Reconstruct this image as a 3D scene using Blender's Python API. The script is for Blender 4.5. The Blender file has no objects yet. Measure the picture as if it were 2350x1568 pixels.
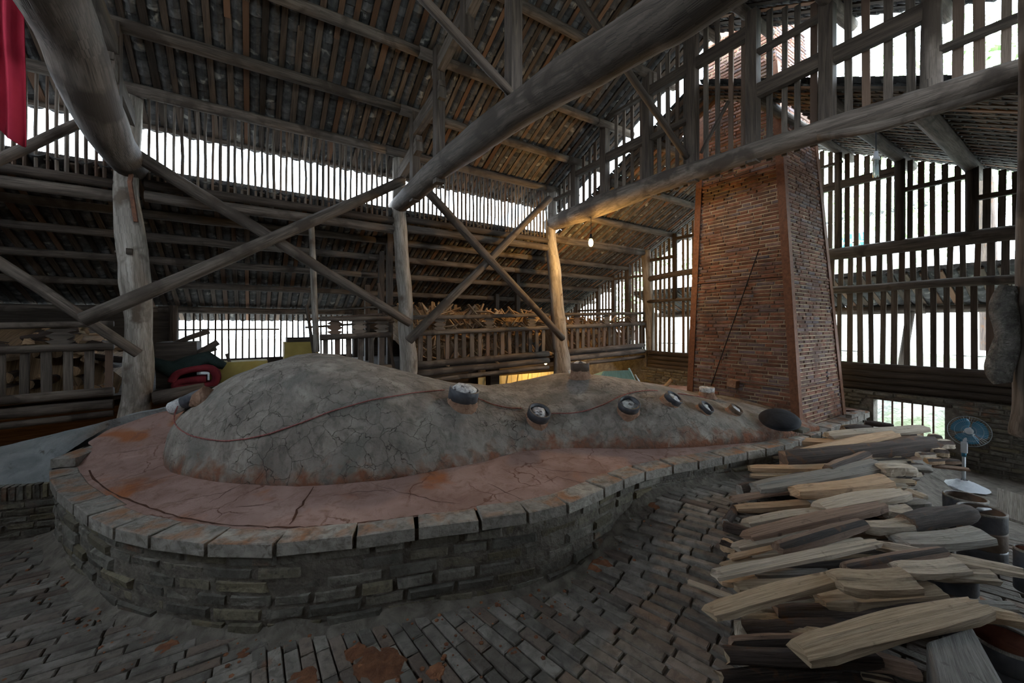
import bpy, math, random
import numpy as np
from mathutils import Vector, Matrix, noise
from mathutils.bvhtree import BVHTree
R = random.Random(7)
sc = bpy.context.scene
COL = sc.collection
# ------------------------------------------------------------------ camera
H = 1.70                       # camera height
F = 914.0                      # focal length in pixels of the 2350 px wide frame (14 mm lens)
CX, HY = 1175.0, 745.0         # principal column, horizon row
YAW = math.radians(33.4)       # the left-hand wall runs along +X, the far gable stands across it
cam_d = bpy.data.cameras.new('camera'); cam = bpy.data.objects.new('camera', cam_d); COL.objects.link(cam)
cam_d.sensor_width = 36.0; cam_d.lens = F/2350*36.0; cam_d.clip_start = 0.02; cam_d.clip_end = 300
fwd = Vector((math.sin(YAW), math.cos(YAW), 0)); rgt = Vector((math.cos(YAW), -math.sin(YAW), 0))
cam.location = (0, 0, H)
cam.rotation_euler = (math.radians(90), 0, -YAW)
cam_d.shift_y = -(784-HY)/2350
sc.camera = cam
# ------------------------------------------------------------------ light
world = bpy.data.worlds.new('world'); sc.world = world; world.use_nodes = True
wn = world.node_tree; wn.nodes.clear()
bg = wn.nodes.new('ShaderNodeBackground'); wo = wn.nodes.new('ShaderNodeOutputWorld')
bg.inputs[0].default_value = (0.76, 0.88, 1.0, 1); bg.inputs[1].default_value = 15.0
wn.links.new(bg.outputs[0], wo.inputs[0])
sc.view_settings.view_transform = 'Standard'; sc.view_settings.look = 'None'
sc.view_settings.exposure = 0.25; sc.view_settings.gamma = 1.0; sc.view_settings.use_curve_mapping = False
# ------------------------------------------------------------------ pixel helpers: a row and column of the picture meets a real plane
def ray(px, py):
    u = (px-CX)/F
    return fwd + rgt*u + Vector((0, 0, (HY-py)/F))
CAM = Vector((0, 0, H))
def atX(px, py, X): r = ray(px, py); return CAM + r*(X/r.x)
def atY(px, py, Y): r = ray(px, py); return CAM + r*(Y/r.y)
def atZ(px, py, Z): r = ray(px, py); return CAM + r*((Z-H)/r.z)
def depth(p): return (Vector(p)-CAM).dot(fwd)
def pix(p):
    d = Vector(p)-CAM; t = d.dot(fwd)
    return (CX+F*d.dot(rgt)/t, HY-F*d.z/t) if t > .05 else (1e6, 1e6)
def sm(a, b, x):
    t = max(0., min(1., (x-a)/(b-a))); return t*t*(3-2*t)
def interp(x, tab):
    if x <= tab[0][0]: return tab[0][1]
    for (a, u), (b, v) in zip(tab, tab[1:]):
        if x <= b: return u+(v-u)*(x-a)/(b-a)
    return tab[-1][1]
def nz(p, s=1., seed=0): return noise.noise(Vector(p)*s+Vector((seed*7.3, seed*3.1, seed*5.7)))
# ------------------------------------------------------------------ materials
def material(name, c1, c2, scale=6., rough=.85, bump=.3, bscale=40., grain=False, vary=.35, stain=None, stain_scale=2., stain_at=.58,
             metallic=0., crack=None, crack_scale=3., detail=6., spec=.3, zstain=None, bdist=.01, rand_hue=None, stain_soft=.1, crack_w=.02, topstain=False):
    m = bpy.data.materials.new(name); m.use_nodes = True
    nt = m.node_tree; N = nt.nodes; L = nt.links; N.clear()
    out = N.new('ShaderNodeOutputMaterial'); b = N.new('ShaderNodeBsdfPrincipled')
    b.inputs['Roughness'].default_value = rough; b.inputs['Metallic'].default_value = metallic
    b.inputs['Specular IOR Level'].default_value = spec
    L.new(b.outputs[0], out.inputs[0])
    if grain:
        tc = N.new('ShaderNodeTexCoord'); mp = N.new('ShaderNodeMapping'); L.new(tc.outputs['UV'], mp.inputs[0])
        mp.inputs['Scale'].default_value = (scale, scale*.07, 1); co = mp.outputs[0]
        tp = N.new('ShaderNodeNewGeometry'); pos = tp.outputs['Position']
    else:
        tp = N.new('ShaderNodeNewGeometry'); pos = co = tp.outputs['Position']
    def noi(vec, s, d=detail, dist=0.):
        n = N.new('ShaderNodeTexNoise'); L.new(vec, n.inputs['Vector']); n.inputs['Scale'].default_value = s
        n.inputs['Detail'].default_value = d; n.inputs['Distortion'].default_value = dist; return n.outputs['Fac']
    def mix(f, a, bb, mode='MIX'):
        x = N.new('ShaderNodeMix'); x.data_type = 'RGBA'; x.blend_type = mode
        for s, v in ((x.inputs[0], f), (x.inputs[6], a), (x.inputs[7], bb)):
            if hasattr(v, 'is_linked'): L.new(v, s)
            else: s.default_value = v if isinstance(v, float) else (*v, 1)
        return x.outputs[2]
    def ramp(v, a, bb):
        x = N.new('ShaderNodeMapRange'); L.new(v, x.inputs[0]); x.inputs[1].default_value = a; x.inputs[2].default_value = bb
        x.clamp = True; return x.outputs[0]
    f = noi(co, 1. if grain else scale, dist=.6)
    col = mix(ramp(f, .32, .68), c1, c2)
    if grain:
        m2 = N.new('ShaderNodeMapping'); L.new(tc.outputs['UV'], m2.inputs[0]); m2.inputs['Scale'].default_value = (scale*5, scale*.16, 1)
        f2 = noi(m2.outputs[0], 1., 4., .3); col = mix(ramp(f2, .30, .50), mix(.55, col, (.0,.0,.0)), col)
    gi = N.new('ShaderNodeNewGeometry'); oi = N.new('ShaderNodeObjectInfo')
    ad = N.new('ShaderNodeMath'); ad.operation = 'ADD'; L.new(gi.outputs['Random Per Island'], ad.inputs[0]); L.new(oi.outputs['Random'], ad.inputs[1])
    fr = N.new('ShaderNodeMath'); fr.operation = 'FRACT'; L.new(ad.outputs[0], fr.inputs[0])
    if rand_hue:
        rr = N.new('ShaderNodeMath'); rr.operation = 'MULTIPLY'; L.new(fr.outputs[0], rr.inputs[0]); rr.inputs[1].default_value = 7.31
        r2 = N.new('ShaderNodeMath'); r2.operation = 'FRACT'; L.new(rr.outputs[0], r2.inputs[0])
        col = mix(ramp(r2.outputs[0], .55, .95), col, rand_hue)
    if vary:
        mr = N.new('ShaderNodeMapRange'); L.new(fr.outputs[0], mr.inputs[0]); mr.inputs[3].default_value = 1-vary; mr.inputs[4].default_value = 1+vary
        vm = N.new('ShaderNodeVectorMath'); vm.operation = 'SCALE'; L.new(col, vm.inputs[0]); L.new(mr.outputs[0], vm.inputs['Scale']); col = vm.outputs[0]
    if stain:
        s = noi(pos, stain_scale, 8., .4)
        fs_ = ramp(s, stain_at, stain_at+stain_soft)
        if topstain:      # dust that settles on upward faces only
            sn = N.new('ShaderNodeSeparateXYZ'); L.new(gi.outputs['True Normal'], sn.inputs[0]); ml = N.new('ShaderNodeMath'); ml.operation = 'MULTIPLY'
            L.new(fs_, ml.inputs[0]); L.new(ramp(sn.outputs[2], .6, .9), ml.inputs[1]); fs_ = ml.outputs[0]
        col = mix(fs_, col, stain)
    if zstain:        # (colour, z low, z high): clay washed onto the foot of the thing
        sx = N.new('ShaderNodeSeparateXYZ'); L.new(pos, sx.inputs[0])
        nn = noi(pos, 8., 8., .5); a = N.new('ShaderNodeMath'); a.operation = 'MULTIPLY_ADD'; L.new(nn, a.inputs[0]); a.inputs[1].default_value = -.55; L.new(sx.outputs[2], a.inputs[2])
        col = mix(ramp(a.outputs[0], zstain[2]-.27, zstain[1]-.27), col, zstain[0])
    hgt = f2 if grain else noi(pos, bscale, 5.)
    if crack:
        dn = N.new('ShaderNodeTexNoise'); L.new(pos, dn.inputs['Vector']); dn.inputs['Scale'].default_value = 3.; dn.inputs['Detail'].default_value = 5
        dv = N.new('ShaderNodeVectorMath'); dv.operation = 'MULTIPLY_ADD'; L.new(dn.outputs['Color'], dv.inputs[0]); dv.inputs[1].default_value = (.35,)*3; L.new(pos, dv.inputs[2])
        vo = N.new('ShaderNodeTexVoronoi'); vo.feature = 'DISTANCE_TO_EDGE'; L.new(dv.outputs[0], vo.inputs['Vector']); vo.inputs['Scale'].default_value = crack_scale
        c = ramp(vo.outputs['Distance'], .0, crack_w)
        gate = ramp(noi(pos, 1.7, 2.), .45, .55)
        mx = N.new('ShaderNodeMath'); mx.operation = 'MAXIMUM'; L.new(c, mx.inputs[0]); L.new(gate, mx.inputs[1]); c = mx.outputs[0]
        col = mix(c, crack, col)
        mm = N.new('ShaderNodeMath'); mm.operation = 'MULTIPLY_ADD'; L.new(c, mm.inputs[0]); mm.inputs[1].default_value = .8; L.new(hgt, mm.inputs[2]); hgt = mm.outputs[0]
    bp = N.new('ShaderNodeBump'); bp.inputs['Strength'].default_value = bump; bp.inputs['Distance'].default_value = bdist
    L.new(hgt, bp.inputs['Height']); L.new(bp.outputs[0], b.inputs['Normal'])
    L.new(col, b.inputs['Base Color'])
    return m
M = {}
M['log'] = material('weathered_log', (.058,.045,.035), (.15,.12,.096), 30, grain=True, bump=.5, stain=(.05,.037,.028), stain_scale=3., stain_at=.52, vary=.15)
M['post'] = material('pale_post_wood', (.17,.145,.12), (.36,.32,.275), 24, grain=True, bump=.5, stain=(.10,.075,.055), stain_scale=4., stain_at=.6, vary=.1)
M['dark_timber'] = material('sooty_timber', (.034,.025,.019), (.085,.064,.049), 30, grain=True, bump=.4, vary=.25)
M['rafter'] = material('rafter_wood', (.047,.033,.024), (.11,.08,.057), 30, grain=True, bump=.4, vary=.6, rand_hue=(.135,.068,.036))
M['batten'] = material('batten_wood', (.07,.055,.043), (.15,.12,.095), 30, grain=True, bump=.4, vary=.35, rand_hue=(.10,.062,.042))
M['tile'] = material('roof_tile_clay', (.034,.034,.035), (.09,.087,.083), 14, bump=.5, vary=.45, stain=(.26,.25,.22), stain_scale=9., stain_at=.6)
M['kiln'] = material('kiln_mud', (.21,.18,.155), (.385,.34,.29), 5, bump=.9, bscale=34, vary=0, stain=(.20,.185,.16), stain_scale=2.3, stain_at=.52,
                     crack=(.055,.042,.034), crack_scale=7.5, zstain=((.24,.105,.06), .545, .67), crack_w=.014, bdist=.02, rough=.95)
M['clay'] = material('clay_top', (.26,.155,.125), (.39,.255,.215), 3.2, bump=.45, bscale=60, vary=0, stain=(.33,.12,.05), stain_scale=2.1, stain_at=.56,
                     crack=(.14,.06,.035), crack_scale=1.9, crack_w=.012, rough=.95, bdist=.008)
M['crack'] = material('crack_soil', (.05,.018,.009), (.10,.04,.02), 20, vary=0)
M['soil'] = material('red_soil', (.17,.068,.035), (.29,.125,.06), 20, bump=.8, vary=.3, bscale=80)
M['brick'] = material('grey_brick', (.10,.092,.075), (.20,.185,.155), 9, bump=.9, vary=.35, bscale=45, rand_hue=(.16,.135,.085), stain=(.21,.10,.05), stain_scale=2.6, stain_at=.62, bdist=.012)
M['coping'] = material('coping_brick', (.22,.20,.175), (.37,.335,.29), 14, bump=.9, vary=.2, bscale=50, stain=(.31,.15,.075), stain_scale=7., stain_at=.46, stain_soft=.22, topstain=True)
M['mortar'] = material('earth_mortar', (.10,.085,.068), (.20,.175,.145), 12, bump=1., vary=0, bscale=30, bdist=.02)
M['floorbrick'] = material('floor_brick', (.135,.118,.10), (.25,.225,.195), 9, bump=.7, vary=.3, bscale=50, rand_hue=(.16,.12,.095), stain=(.30,.125,.06), stain_scale=3.4, stain_at=.66)
M['ramp'] = material('ramp_surface', (.15,.16,.16), (.28,.29,.285), 5, bump=1., vary=0, bscale=26, stain=(.10,.09,.08), stain_scale=11., stain_at=.62, bdist=.02)
M['redbrick'] = material('chimney_brick', (.125,.058,.038), (.22,.10,.064), 8, bump=.7, vary=.35, bscale=60, rand_hue=(.15,.115,.12), stain=(.12,.075,.055), stain_scale=2.2, stain_at=.56)
M['chimortar'] = material('chimney_mortar', (.27,.20,.125), (.45,.345,.225), 14, bump=.6, vary=0, stain=(.17,.11,.075), stain_scale=3., stain_at=.5)
M['iron'] = material('rusty_iron', (.11,.05,.03), (.20,.09,.05), 30, rough=.7, vary=.1, metallic=.3)
M['bark'] = material('bark', (.065,.048,.042), (.15,.11,.09), 40, grain=True, bump=1., vary=.3, stain=(.17,.085,.045), stain_scale=9., stain_at=.58, bdist=.02)
def mottle(m, s1, s2, dark, lo, hi, amt):
    nt = m.node_tree; N = nt.nodes; L = nt.links; b = [n for n in N if n.type == 'BSDF_PRINCIPLED'][0]; src = b.inputs['Base Color'].links[0].from_socket
    g = N.new('ShaderNodeNewGeometry'); mp = N.new('ShaderNodeMapping'); L.new(g.outputs['Position'], mp.inputs[0]); mp.inputs['Scale'].default_value = s1
    n = N.new('ShaderNodeTexNoise'); L.new(mp.outputs[0], n.inputs['Vector']); n.inputs['Scale'].default_value = s2; n.inputs['Detail'].default_value = 8; n.inputs['Roughness'].default_value = .7; n.inputs['Distortion'].default_value = .8
    r = N.new('ShaderNodeMapRange'); L.new(n.outputs['Fac'], r.inputs[0]); r.inputs[1].default_value = lo; r.inputs[2].default_value = hi; r.inputs[3].default_value = amt; r.inputs[4].default_value = 0
    x = N.new('ShaderNodeMix'); x.data_type = 'RGBA'; L.new(r.outputs[0], x.inputs[0]); L.new(src, x.inputs[6]); x.inputs[7].default_value = (*dark, 1); L.new(x.outputs[2], b.inputs['Base Color'])
mottle(M['kiln'], (1, 1, .55), 13, (.09, .08, .068), .38, .50, .50)
mottle(M['kiln'], (1, 1, 1), 2.2, (.13, .115, .10), .38, .52, .45)
mottle(M['clay'], (1, 1, 1), 9, (.17, .085, .06), .36, .50, .55)
mottle(M['brick'], (1, 1, 1), 16, (.06, .052, .042), .38, .52, .6)
mottle(M['coping'], (1, 1, 1), 20, (.11, .09, .07), .38, .50, .6)
mottle(M['floorbrick'], (1, 1, 1), 16, (.07, .058, .05), .38, .52, .5)
mottle(M['post'], (1, 1, .3), 9, (.10, .08, .062), .38, .52, .6)
mottle(M['redbrick'], (1, 1, 1), 7, (.06, .045, .04), .36, .50, .6)
def fw(name, a, b): return material(name, a, b, 55, grain=True, bump=.6, vary=.16, rough=.8, stain=tuple(x*.62 for x in a), stain_scale=14., stain_at=.62)
M['pale'] = fw('pale_split_wood', (.42,.34,.25), (.62,.53,.42))
M['tan'] = fw('tan_split_wood', (.34,.245,.155), (.55,.42,.28))
M['orange'] = fw('orange_split_wood', (.42,.265,.15), (.62,.43,.27))
M['grey'] = fw('grey_split_wood', (.22,.20,.175), (.40,.37,.33))
M['brown'] = fw('brown_split_wood', (.20,.125,.085), (.36,.24,.17))
M['block'] = fw('weathered_block', (.12,.11,.098), (.24,.225,.205))
M['dull'] = material('dull_split_wood', (.20,.125,.07), (.42,.27,.15), 50, grain=True, bump=.5, vary=.45)
M['saggar'] = material('saggar_clay', (.03,.033,.042), (.09,.09,.10), 12, rough=.5, vary=.1, spec=.5)
M['saggar_brown'] = material('saggar_brown', (.07,.05,.038), (.15,.105,.075), 12, rough=.7, vary=.15)
M['plug'] = material('ash_plug', (.46,.44,.43), (.80,.78,.76), 22, bump=1., vary=0, stain=(.12,.11,.115), stain_scale=16., stain_at=.55, bdist=.02)
M['orangeclay'] = material('orange_clay', (.22,.12,.075), (.36,.22,.15), 14, bump=1., vary=0, bdist=.02)
M['black'] = material('black_iron', (.008,.0085,.011), (.020,.021,.026), 8, rough=.75, vary=0, spec=.2)
M['rope'] = material('red_rope', (.26,.075,.07), (.42,.17,.15), 60, vary=0, bump=.5)
M['white'] = material('white_plaster', (.72,.72,.70), (.82,.82,.80), 3, vary=0)
M['plastic_white'] = material('white_plastic', (.55,.58,.60), (.62,.64,.66), 3, rough=.4, vary=0, bump=0)
M['plastic_blue'] = material('blue_plastic', (.02,.13,.21), (.03,.18,.27), 3, rough=.35, vary=0, bump=0)
M['wire'] = material('fan_wire', (.30,.34,.36), (.40,.43,.45), 3, rough=.3, metallic=.7, vary=0, bump=0)
M['bag'] = material('plastic_bag', (.50,.52,.55), (.62,.64,.66), 12, rough=.35, vary=0, bump=.8)
M['redcloth'] = material('red_cloth', (.30,.012,.03), (.38,.02,.045), 5, rough=.9, vary=0, bump=.2)
M['quilt'] = material('red_quilt', (.10,.008,.014), (.16,.015,.022), 7, rough=.9, vary=0, bump=.6)
M['yellow'] = material('yellow_board', (.26,.19,.05), (.36,.27,.08), 4, vary=.1)
M['green'] = material('dark_green_cloth', (.010,.018,.016), (.016,.03,.026), 8, vary=0, bump=.7)
M['aqua'] = material('pale_green_metal', (.24,.46,.44), (.34,.58,.55), 6, rough=.4, vary=0)
M['cream'] = material('cream_board', (.55,.46,.24), (.66,.56,.32), 3, vary=.12)
M['rock'] = material('mossy_rock', (.15,.155,.13), (.36,.36,.31), 3, bump=1., vary=0, bscale=9, stain=(.15,.17,.10), stain_scale=1.6, stain_at=.5, bdist=.08)
M['earth'] = material('outside_earth', (.30,.29,.26), (.42,.40,.36), 1., vary=0)
M['leaf'] = material('leaf', (.22,.36,.14), (.36,.50,.24), 4, vary=.3, bump=0, rough=.6)
M['house'] = material('house_wall', (.74,.74,.72), (.8,.8,.78), 1, vary=0)
M['fur'] = material('grey_sacking', (.09,.085,.075), (.24,.225,.20), 16, bump=1., vary=0, bscale=60, bdist=.03)
M['saggar_red'] = material('saggar_red_inside', (.12,.045,.03), (.20,.08,.05), 12, rough=.8, vary=0)
def emit(name, col, s):
    m = bpy.data.materials.new(name); m.use_nodes = True; nt = m.node_tree; nt.nodes.clear()
    e = nt.nodes.new('ShaderNodeEmission'); o = nt.nodes.new('ShaderNodeOutputMaterial'); e.inputs[0].default_value = (*col, 1); e.inputs[1].default_value = s
    nt.links.new(e.outputs[0], o.inputs[0]); return m
M['glow'] = emit('lit_bulb', (1., .70, .26), 14)
def glass(name, col, rough=.05):
    m = bpy.data.materials.new(name); m.use_nodes = True; b = m.node_tree.nodes['Principled BSDF']
    b.inputs['Base Color'].default_value = (*col, 1); b.inputs['Roughness'].default_value = rough; b.inputs['Transmission Weight'].default_value = .8; return m
M['tube_glass'] = glass('lamp_tube_glass', (.75,.9,.88), .3)
# ------------------------------------------------------------------ objects
WL = {}                       # world position of every object
def tag(o, label=None, cat=None, group=None, kind=None):
    if label: o['label'] = label
    if cat: o['category'] = cat
    if group: o['group'] = group
    if kind: o['kind'] = kind
    return o
def empty(name, loc, label=None, cat=None, group=None, kind=None):
    o = bpy.data.objects.new(name, None); o.empty_display_size = .1; o.location = loc; COL.objects.link(o); WL[o.name] = Vector(loc)
    return tag(o, label, cat, group, kind)
def struct(name, label, loc=(0, 0, 0), cat=None): return empty(name, loc, label, cat, None, 'structure')
class MB:
    def __init__(s): s.v = []; s.f = []; s.uv = []; s.mi = []
    def face(s, idx, uvs, mi=0): s.f.append(idx); s.uv.extend(uvs); s.mi.append(mi)
    def tube(s, pts, rad, n=12, jit=0., seed=0, caps=True, mi=0, flat=1.):
        pts = [Vector(p) for p in pts]; k = len(pts)
        if not hasattr(rad, '__len__'): rad = [rad]*k
        b0 = len(s.v); ln = 0.; up = None; uo = seed*1.7 % 9
        for i, p in enumerate(pts):
            t = (pts[min(i+1, k-1)]-pts[max(i-1, 0)]).normalized()
            if up is None: up = Vector((0, 0, 1)) if abs(t.z) < .9 else Vector((1, 0, 0))
            a = t.cross(up).normalized(); up = a.cross(t).normalized()
            if i: ln += (p-pts[i-1]).length
            for j in range(n):
                th = 2*math.pi*j/n; r = rad[i]
                if jit: r *= 1+jit*nz((math.cos(th), math.sin(th), ln*2.2), 1.3, seed)
                s.v.append(p+a*(math.cos(th)*r)+up*(math.sin(th)*r*flat))
            if i:
                l0 = ln-(p-pts[i-1]).length; rm = max(rad[i], .01)
                for j in range(n):
                    j2 = (j+1) % n; u0 = uo+j*2*math.pi*rm/n; u1 = uo+(j+1)*2*math.pi*rm/n
                    s.face([b0+(i-1)*n+j, b0+(i-1)*n+j2, b0+i*n+j2, b0+i*n+j], [(u0, uo+l0), (u1, uo+l0), (u1, uo+ln), (u0, uo+ln)], mi)
        if caps:
            for base, rev in ((b0, False), (b0+(k-1)*n, True)):
                idx = [base+j for j in range(n)]
                if not rev: idx.reverse()
                r = rad[0]; s.face(idx, [(uo+r*math.cos(2*math.pi*j/n), uo+.1*math.sin(2*math.pi*j/n)) for j in range(n)], mi)
        return s
    def hexa(s, c, mi=0, L=None, seed=0):
        """eight corners: 0-3 one end (ccw), 4-7 the other end"""
        b = len(s.v); s.v.extend(Vector(x) for x in c); uo = (seed*.77) % 7
        L = L or (Vector(c[4])-Vector(c[0])).length
        w = (Vector(c[1])-Vector(c[0])).length; h = (Vector(c[2])-Vector(c[1])).length
        s.face([b+3, b+2, b+1, b+0], [(uo, uo), (uo+w, uo), (uo+w, uo+.01), (uo, uo+.01)], mi)
        s.face([b+4, b+5, b+6, b+7], [(uo, uo), (uo+w, uo), (uo+w, uo+.01), (uo, uo+.01)], mi)
        for k, ww in enumerate((w, h, w, h)):
            k2 = (k+1) % 4; s.face([b+k, b+k2, b+4+k2, b+4+k], [(uo+k, uo), (uo+k+ww, uo), (uo+k+ww, uo+L), (uo+k, uo+L)], mi)
        return s
    def beam(s, p0, p1, w, h, up=(0, 0, 1), mi=0, seed=0, roll=0.):
        p0, p1 = Vector(p0), Vector(p1); t = (p1-p0).normalized(); up = Vector(up)
        if abs(t.dot(up)) > .95: up = Vector((1, 0, 0))
        a = t.cross(up).normalized(); b = a.cross(t)
        if roll: q = Matrix.Rotation(roll, 3, t); a, b = q@a, q@b
        c = [p+a*(sx*w/2)+b*(sy*h/2) for p in (p0, p1) for sx, sy in ((-1, -1), (1, -1), (1, 1), (-1, 1))]
        return s.hexa(c, mi, (p1-p0).length, seed)
    def box(s, lo, hi, mi=0, seed=0):
        x0, y0, z0 = lo; x1, y1, z1 = hi
        return s.hexa([(x0,y0,z0),(x0,y1,z0),(x0,y1,z1),(x0,y0,z1),(x1,y0,z0),(x1,y1,z0),(x1,y1,z1),(x1,y0,z1)], mi, None, seed)
    def grid(s, rows, mi=0, wrap=False):
        b = len(s.v); n = len(rows[0])
        for r in rows: s.v.extend(Vector(p) for p in r)
        for i in range(len(rows)-1):
            for j in range(n if wrap else n-1):
                j2 = (j+1) % n
                s.face([b+i*n+j, b+i*n+j2, b+(i+1)*n+j2, b+(i+1)*n+j], [(j*.1, i*.1), (j*.1+.1, i*.1), (j*.1+.1, i*.1+.1), (j*.1, i*.1+.1)], mi)
        return s
    def lathe(s, prof, n=24, c=(0, 0, 0), M_=None, mi=0):
        rows = []
        for r, z in prof:
            row = [Vector((r*math.cos(2*math.pi*j/n), r*math.sin(2*math.pi*j/n), z)) for j in range(n)]
            rows.append([(M_@p if M_ else p)+Vector(c) for p in row])
        return s.grid(rows, mi, True)
    def build(s, name, mats, parent=None, smooth=False, label=None, cat=None, group=None, kind=None, origin=None):
        me = bpy.data.meshes.new(name)
        if parent is not None: o0 = WL[parent.name]
        elif origin is not None: o0 = Vector(origin)
        else:
            xs = np.array([tuple(p) for p in s.v]); o0 = Vector(((xs[:, 0].min()+xs[:, 0].max())/2, (xs[:, 1].min()+xs[:, 1].max())/2, xs[:, 2].min()))
        me.from_pydata([tuple(p-o0) for p in s.v], [], s.f)
        me.uv_layers.new(name='UVMap').data.foreach_set('uv', np.array(s.uv, dtype=np.float32).ravel())
        for m in (mats if isinstance(mats, (list, tuple)) else [mats]): me.materials.append(M[m] if isinstance(m, str) else m)
        me.polygons.foreach_set('material_index', s.mi)
        if smooth: me.polygons.foreach_set('use_smooth', [True]*len(me.polygons))
        me.update()
        o = bpy.data.objects.new(name, me); COL.objects.link(o)
        if parent is not None: o.parent = parent
        else: o.location = o0
        WL[o.name] = o0
        return tag(o, label, cat, group, kind)
class Pieces:
    """many alike pieces: the largest in view become objects of their own, sharing mesh data; the rest is one part"""
    def __init__(s, variants, mats):         # variants: list of MB in local coordinates
        s.var = variants; s.mats = [M[m] if isinstance(m, str) else m for m in mats]; s.items = []
    def add(s, k, mat): s.items.append((k, mat))
    def finish(s, name, parent, limit=290, group_kind='stuff', minpx=7., smooth=False, boost=None):
        P0 = WL[parent.name]; scored = []
        for i, (k, m) in enumerate(s.items):
            p = m.to_translation(); d = depth(p); x, y = pix(p)
            sz = max(m.col[0].xyz.length, m.col[1].xyz.length)*max((abs(v.x)+abs(v.y)) for v in s.var[k].v[:8])
            score = sz/d*F if d > .2 and -60 < x < 2410 and -60 < y < 1628 else -1
            if boost: score *= boost(p)
            scored.append((score, i))
        scored.sort(reverse=True)
        single = {i for sc_, i in scored[:limit] if sc_ >= minpx}
        meshes = []
        for mb in s.var:
            me = bpy.data.meshes.new(name); me.from_pydata([tuple(p) for p in mb.v], [], mb.f)
            me.uv_layers.new(name='UVMap').data.foreach_set('uv', np.array(mb.uv, dtype=np.float32).ravel())
            for m in s.mats: me.materials.append(m)
            me.polygons.foreach_set('material_index', mb.mi)
            if smooth: me.polygons.foreach_set('use_smooth', [True]*len(me.polygons))
            meshes.append(me)
        V = [np.array([tuple(p) for p in mb.v]) for mb in s.var]
        vs = []; fs = []; uvs = []; mis = []; base = 0
        for i, (k, m) in enumerate(s.items):
            if i in single:
                o = bpy.data.objects.new(name, meshes[k]); COL.objects.link(o); o.parent = parent
                o.matrix_local = Matrix.Translation(-P0)@m; WL[o.name] = P0
            else:
                A = np.array(m); vs.append(V[k]@A[:3, :3].T+A[:3, 3]-np.array(P0))
                fs.extend([[q+base for q in f] for f in s.var[k].f]); uvs.extend(s.var[k].uv); mis.extend(s.var[k].mi); base += len(V[k])
        if vs:
            me = bpy.data.meshes.new(name); me.from_pydata(np.concatenate(vs).tolist(), [], fs)
            me.uv_layers.new(name='UVMap').data.foreach_set('uv', np.array(uvs, dtype=np.float32).ravel())
            for m in s.mats: me.materials.append(m)
            me.polygons.foreach_set('material_index', mis)
            if smooth: me.polygons.foreach_set('use_smooth', [True]*len(me.polygons))
            o = bpy.data.objects.new(name+'s' if not name.endswith('s') else name, me); COL.objects.link(o); o.parent = parent; WL[o.name] = P0
            o['kind'] = group_kind
def frame(o, x, y, z, sx=1, sy=1, sz=1):
    m = Matrix.Identity(4)
    for c, (v, s_) in enumerate(((x, sx), (y, sy), (z, sz))):
        v = Vector(v).normalized()*s_
        for r in range(3): m[r][c] = v[r]
    for r in range(3): m[r][3] = o[r]
    return m
def brick_variants(n=5, seed=3, ch=.06, jit=.05):
    """unit brick (1 x 1 x 1, centred) with worn, chamfered arrises on its outer face"""
    r = random.Random(seed); out = []
    for _ in range(n):
        m = MB()
        j = lambda: r.uniform(-jit, jit)
        back = [(-.5,-.5,-.5),(.5,-.5,-.5),(.5,.5,-.5),(-.5,.5,-.5)]
        mid = [(-.5+j()*.3,-.5+j()*.6,.5-ch*2+j()),(.5+j()*.3,-.5+j()*.6,.5-ch*2+j()),(.5+j()*.3,.5+j()*.6,.5-ch*2+j()),(-.5+j()*.3,.5+j()*.6,.5-ch*2+j())]
        fr = [(-.5+ch*.5+abs(j())*.4,-.5+ch*1.7,.5+j()),(.5-ch*.5-abs(j())*.4,-.5+ch*1.7,.5+j()),(.5-ch*.5,.5-ch*1.7,.5+j()),(-.5+ch*.5,.5-ch*1.7,.5+j())]
        m.v = [Vector(p) for p in back+mid+fr]
        uv = [(0,0),(.1,0),(.1,.1),(0,.1)]
        for a in (0, 4):
            for k in range(4): m.face([a+k, a+(k+1) % 4, a+4+(k+1) % 4, a+4+k], uv)
        m.face([8, 9, 10, 11], uv)
        out.append(m)
    return out
# ================================================================== GROUND
def catmull(P, n=8):
    out = []
    for i in range(len(P)-1):
        p0, p1, p2, p3 = P[max(i-1, 0)], P[i], P[i+1], P[min(i+2, len(P)-1)]
        for k in range(n):
            t = k/n; out.append(.5*((2*p1)+(p2-p0)*t+(2*p0-5*p1+4*p2-p3)*t*t+(3*p1-p0-3*p2+p3)*t**3))
    out.append(P[-1]); return out
RIM = [(389,939,.84),(310,955,.78),(240,985,.70),(172,1027,.62),(126,1062,.55),(114,1085,.52),(134,1128,.52),(169,1155,.52),(217,1190,.52),(286,1216,.52),
       (411,1238,.52),(540,1247,.52),(654,1245,.52),(795,1231,.52),(987,1204,.52),(1162,1183,.52),(1262,1164,.52),(1340,1140,.52),(1431,1099,.52),
       (1505,1074,.52),(1590,1060,.52),(1717,1036,.52),(1800,1020,.52),(1900,985,.53),(1995,944,.55)]
rim = [atZ(*p) for p in RIM]
FRONT = catmull(rim, 8)
def arcl(P):
    a = [0.]
    for p, q in zip(P, P[1:]): a.append(a[-1]+(q-p).length)
    return a
FA = arcl(FRONT)
def rim_at(s):
    s = max(0, min(FA[-1]-1e-4, s))
    lo = 0
    while FA[lo+1] < s: lo += 1
    t = (s-FA[lo])/(FA[lo+1]-FA[lo]); p = FRONT[lo].lerp(FRONT[lo+1], t)
    d = FRONT[min(lo+2, len(FRONT)-1)]-FRONT[max(lo-1, 0)]; d.z = 0; d.normalize()
    return p, d, Vector((d.y, -d.x, 0))          # point, tangent, outward normal
s_left = FA[8*5-2]                                # where the free-standing wall begins
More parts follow.
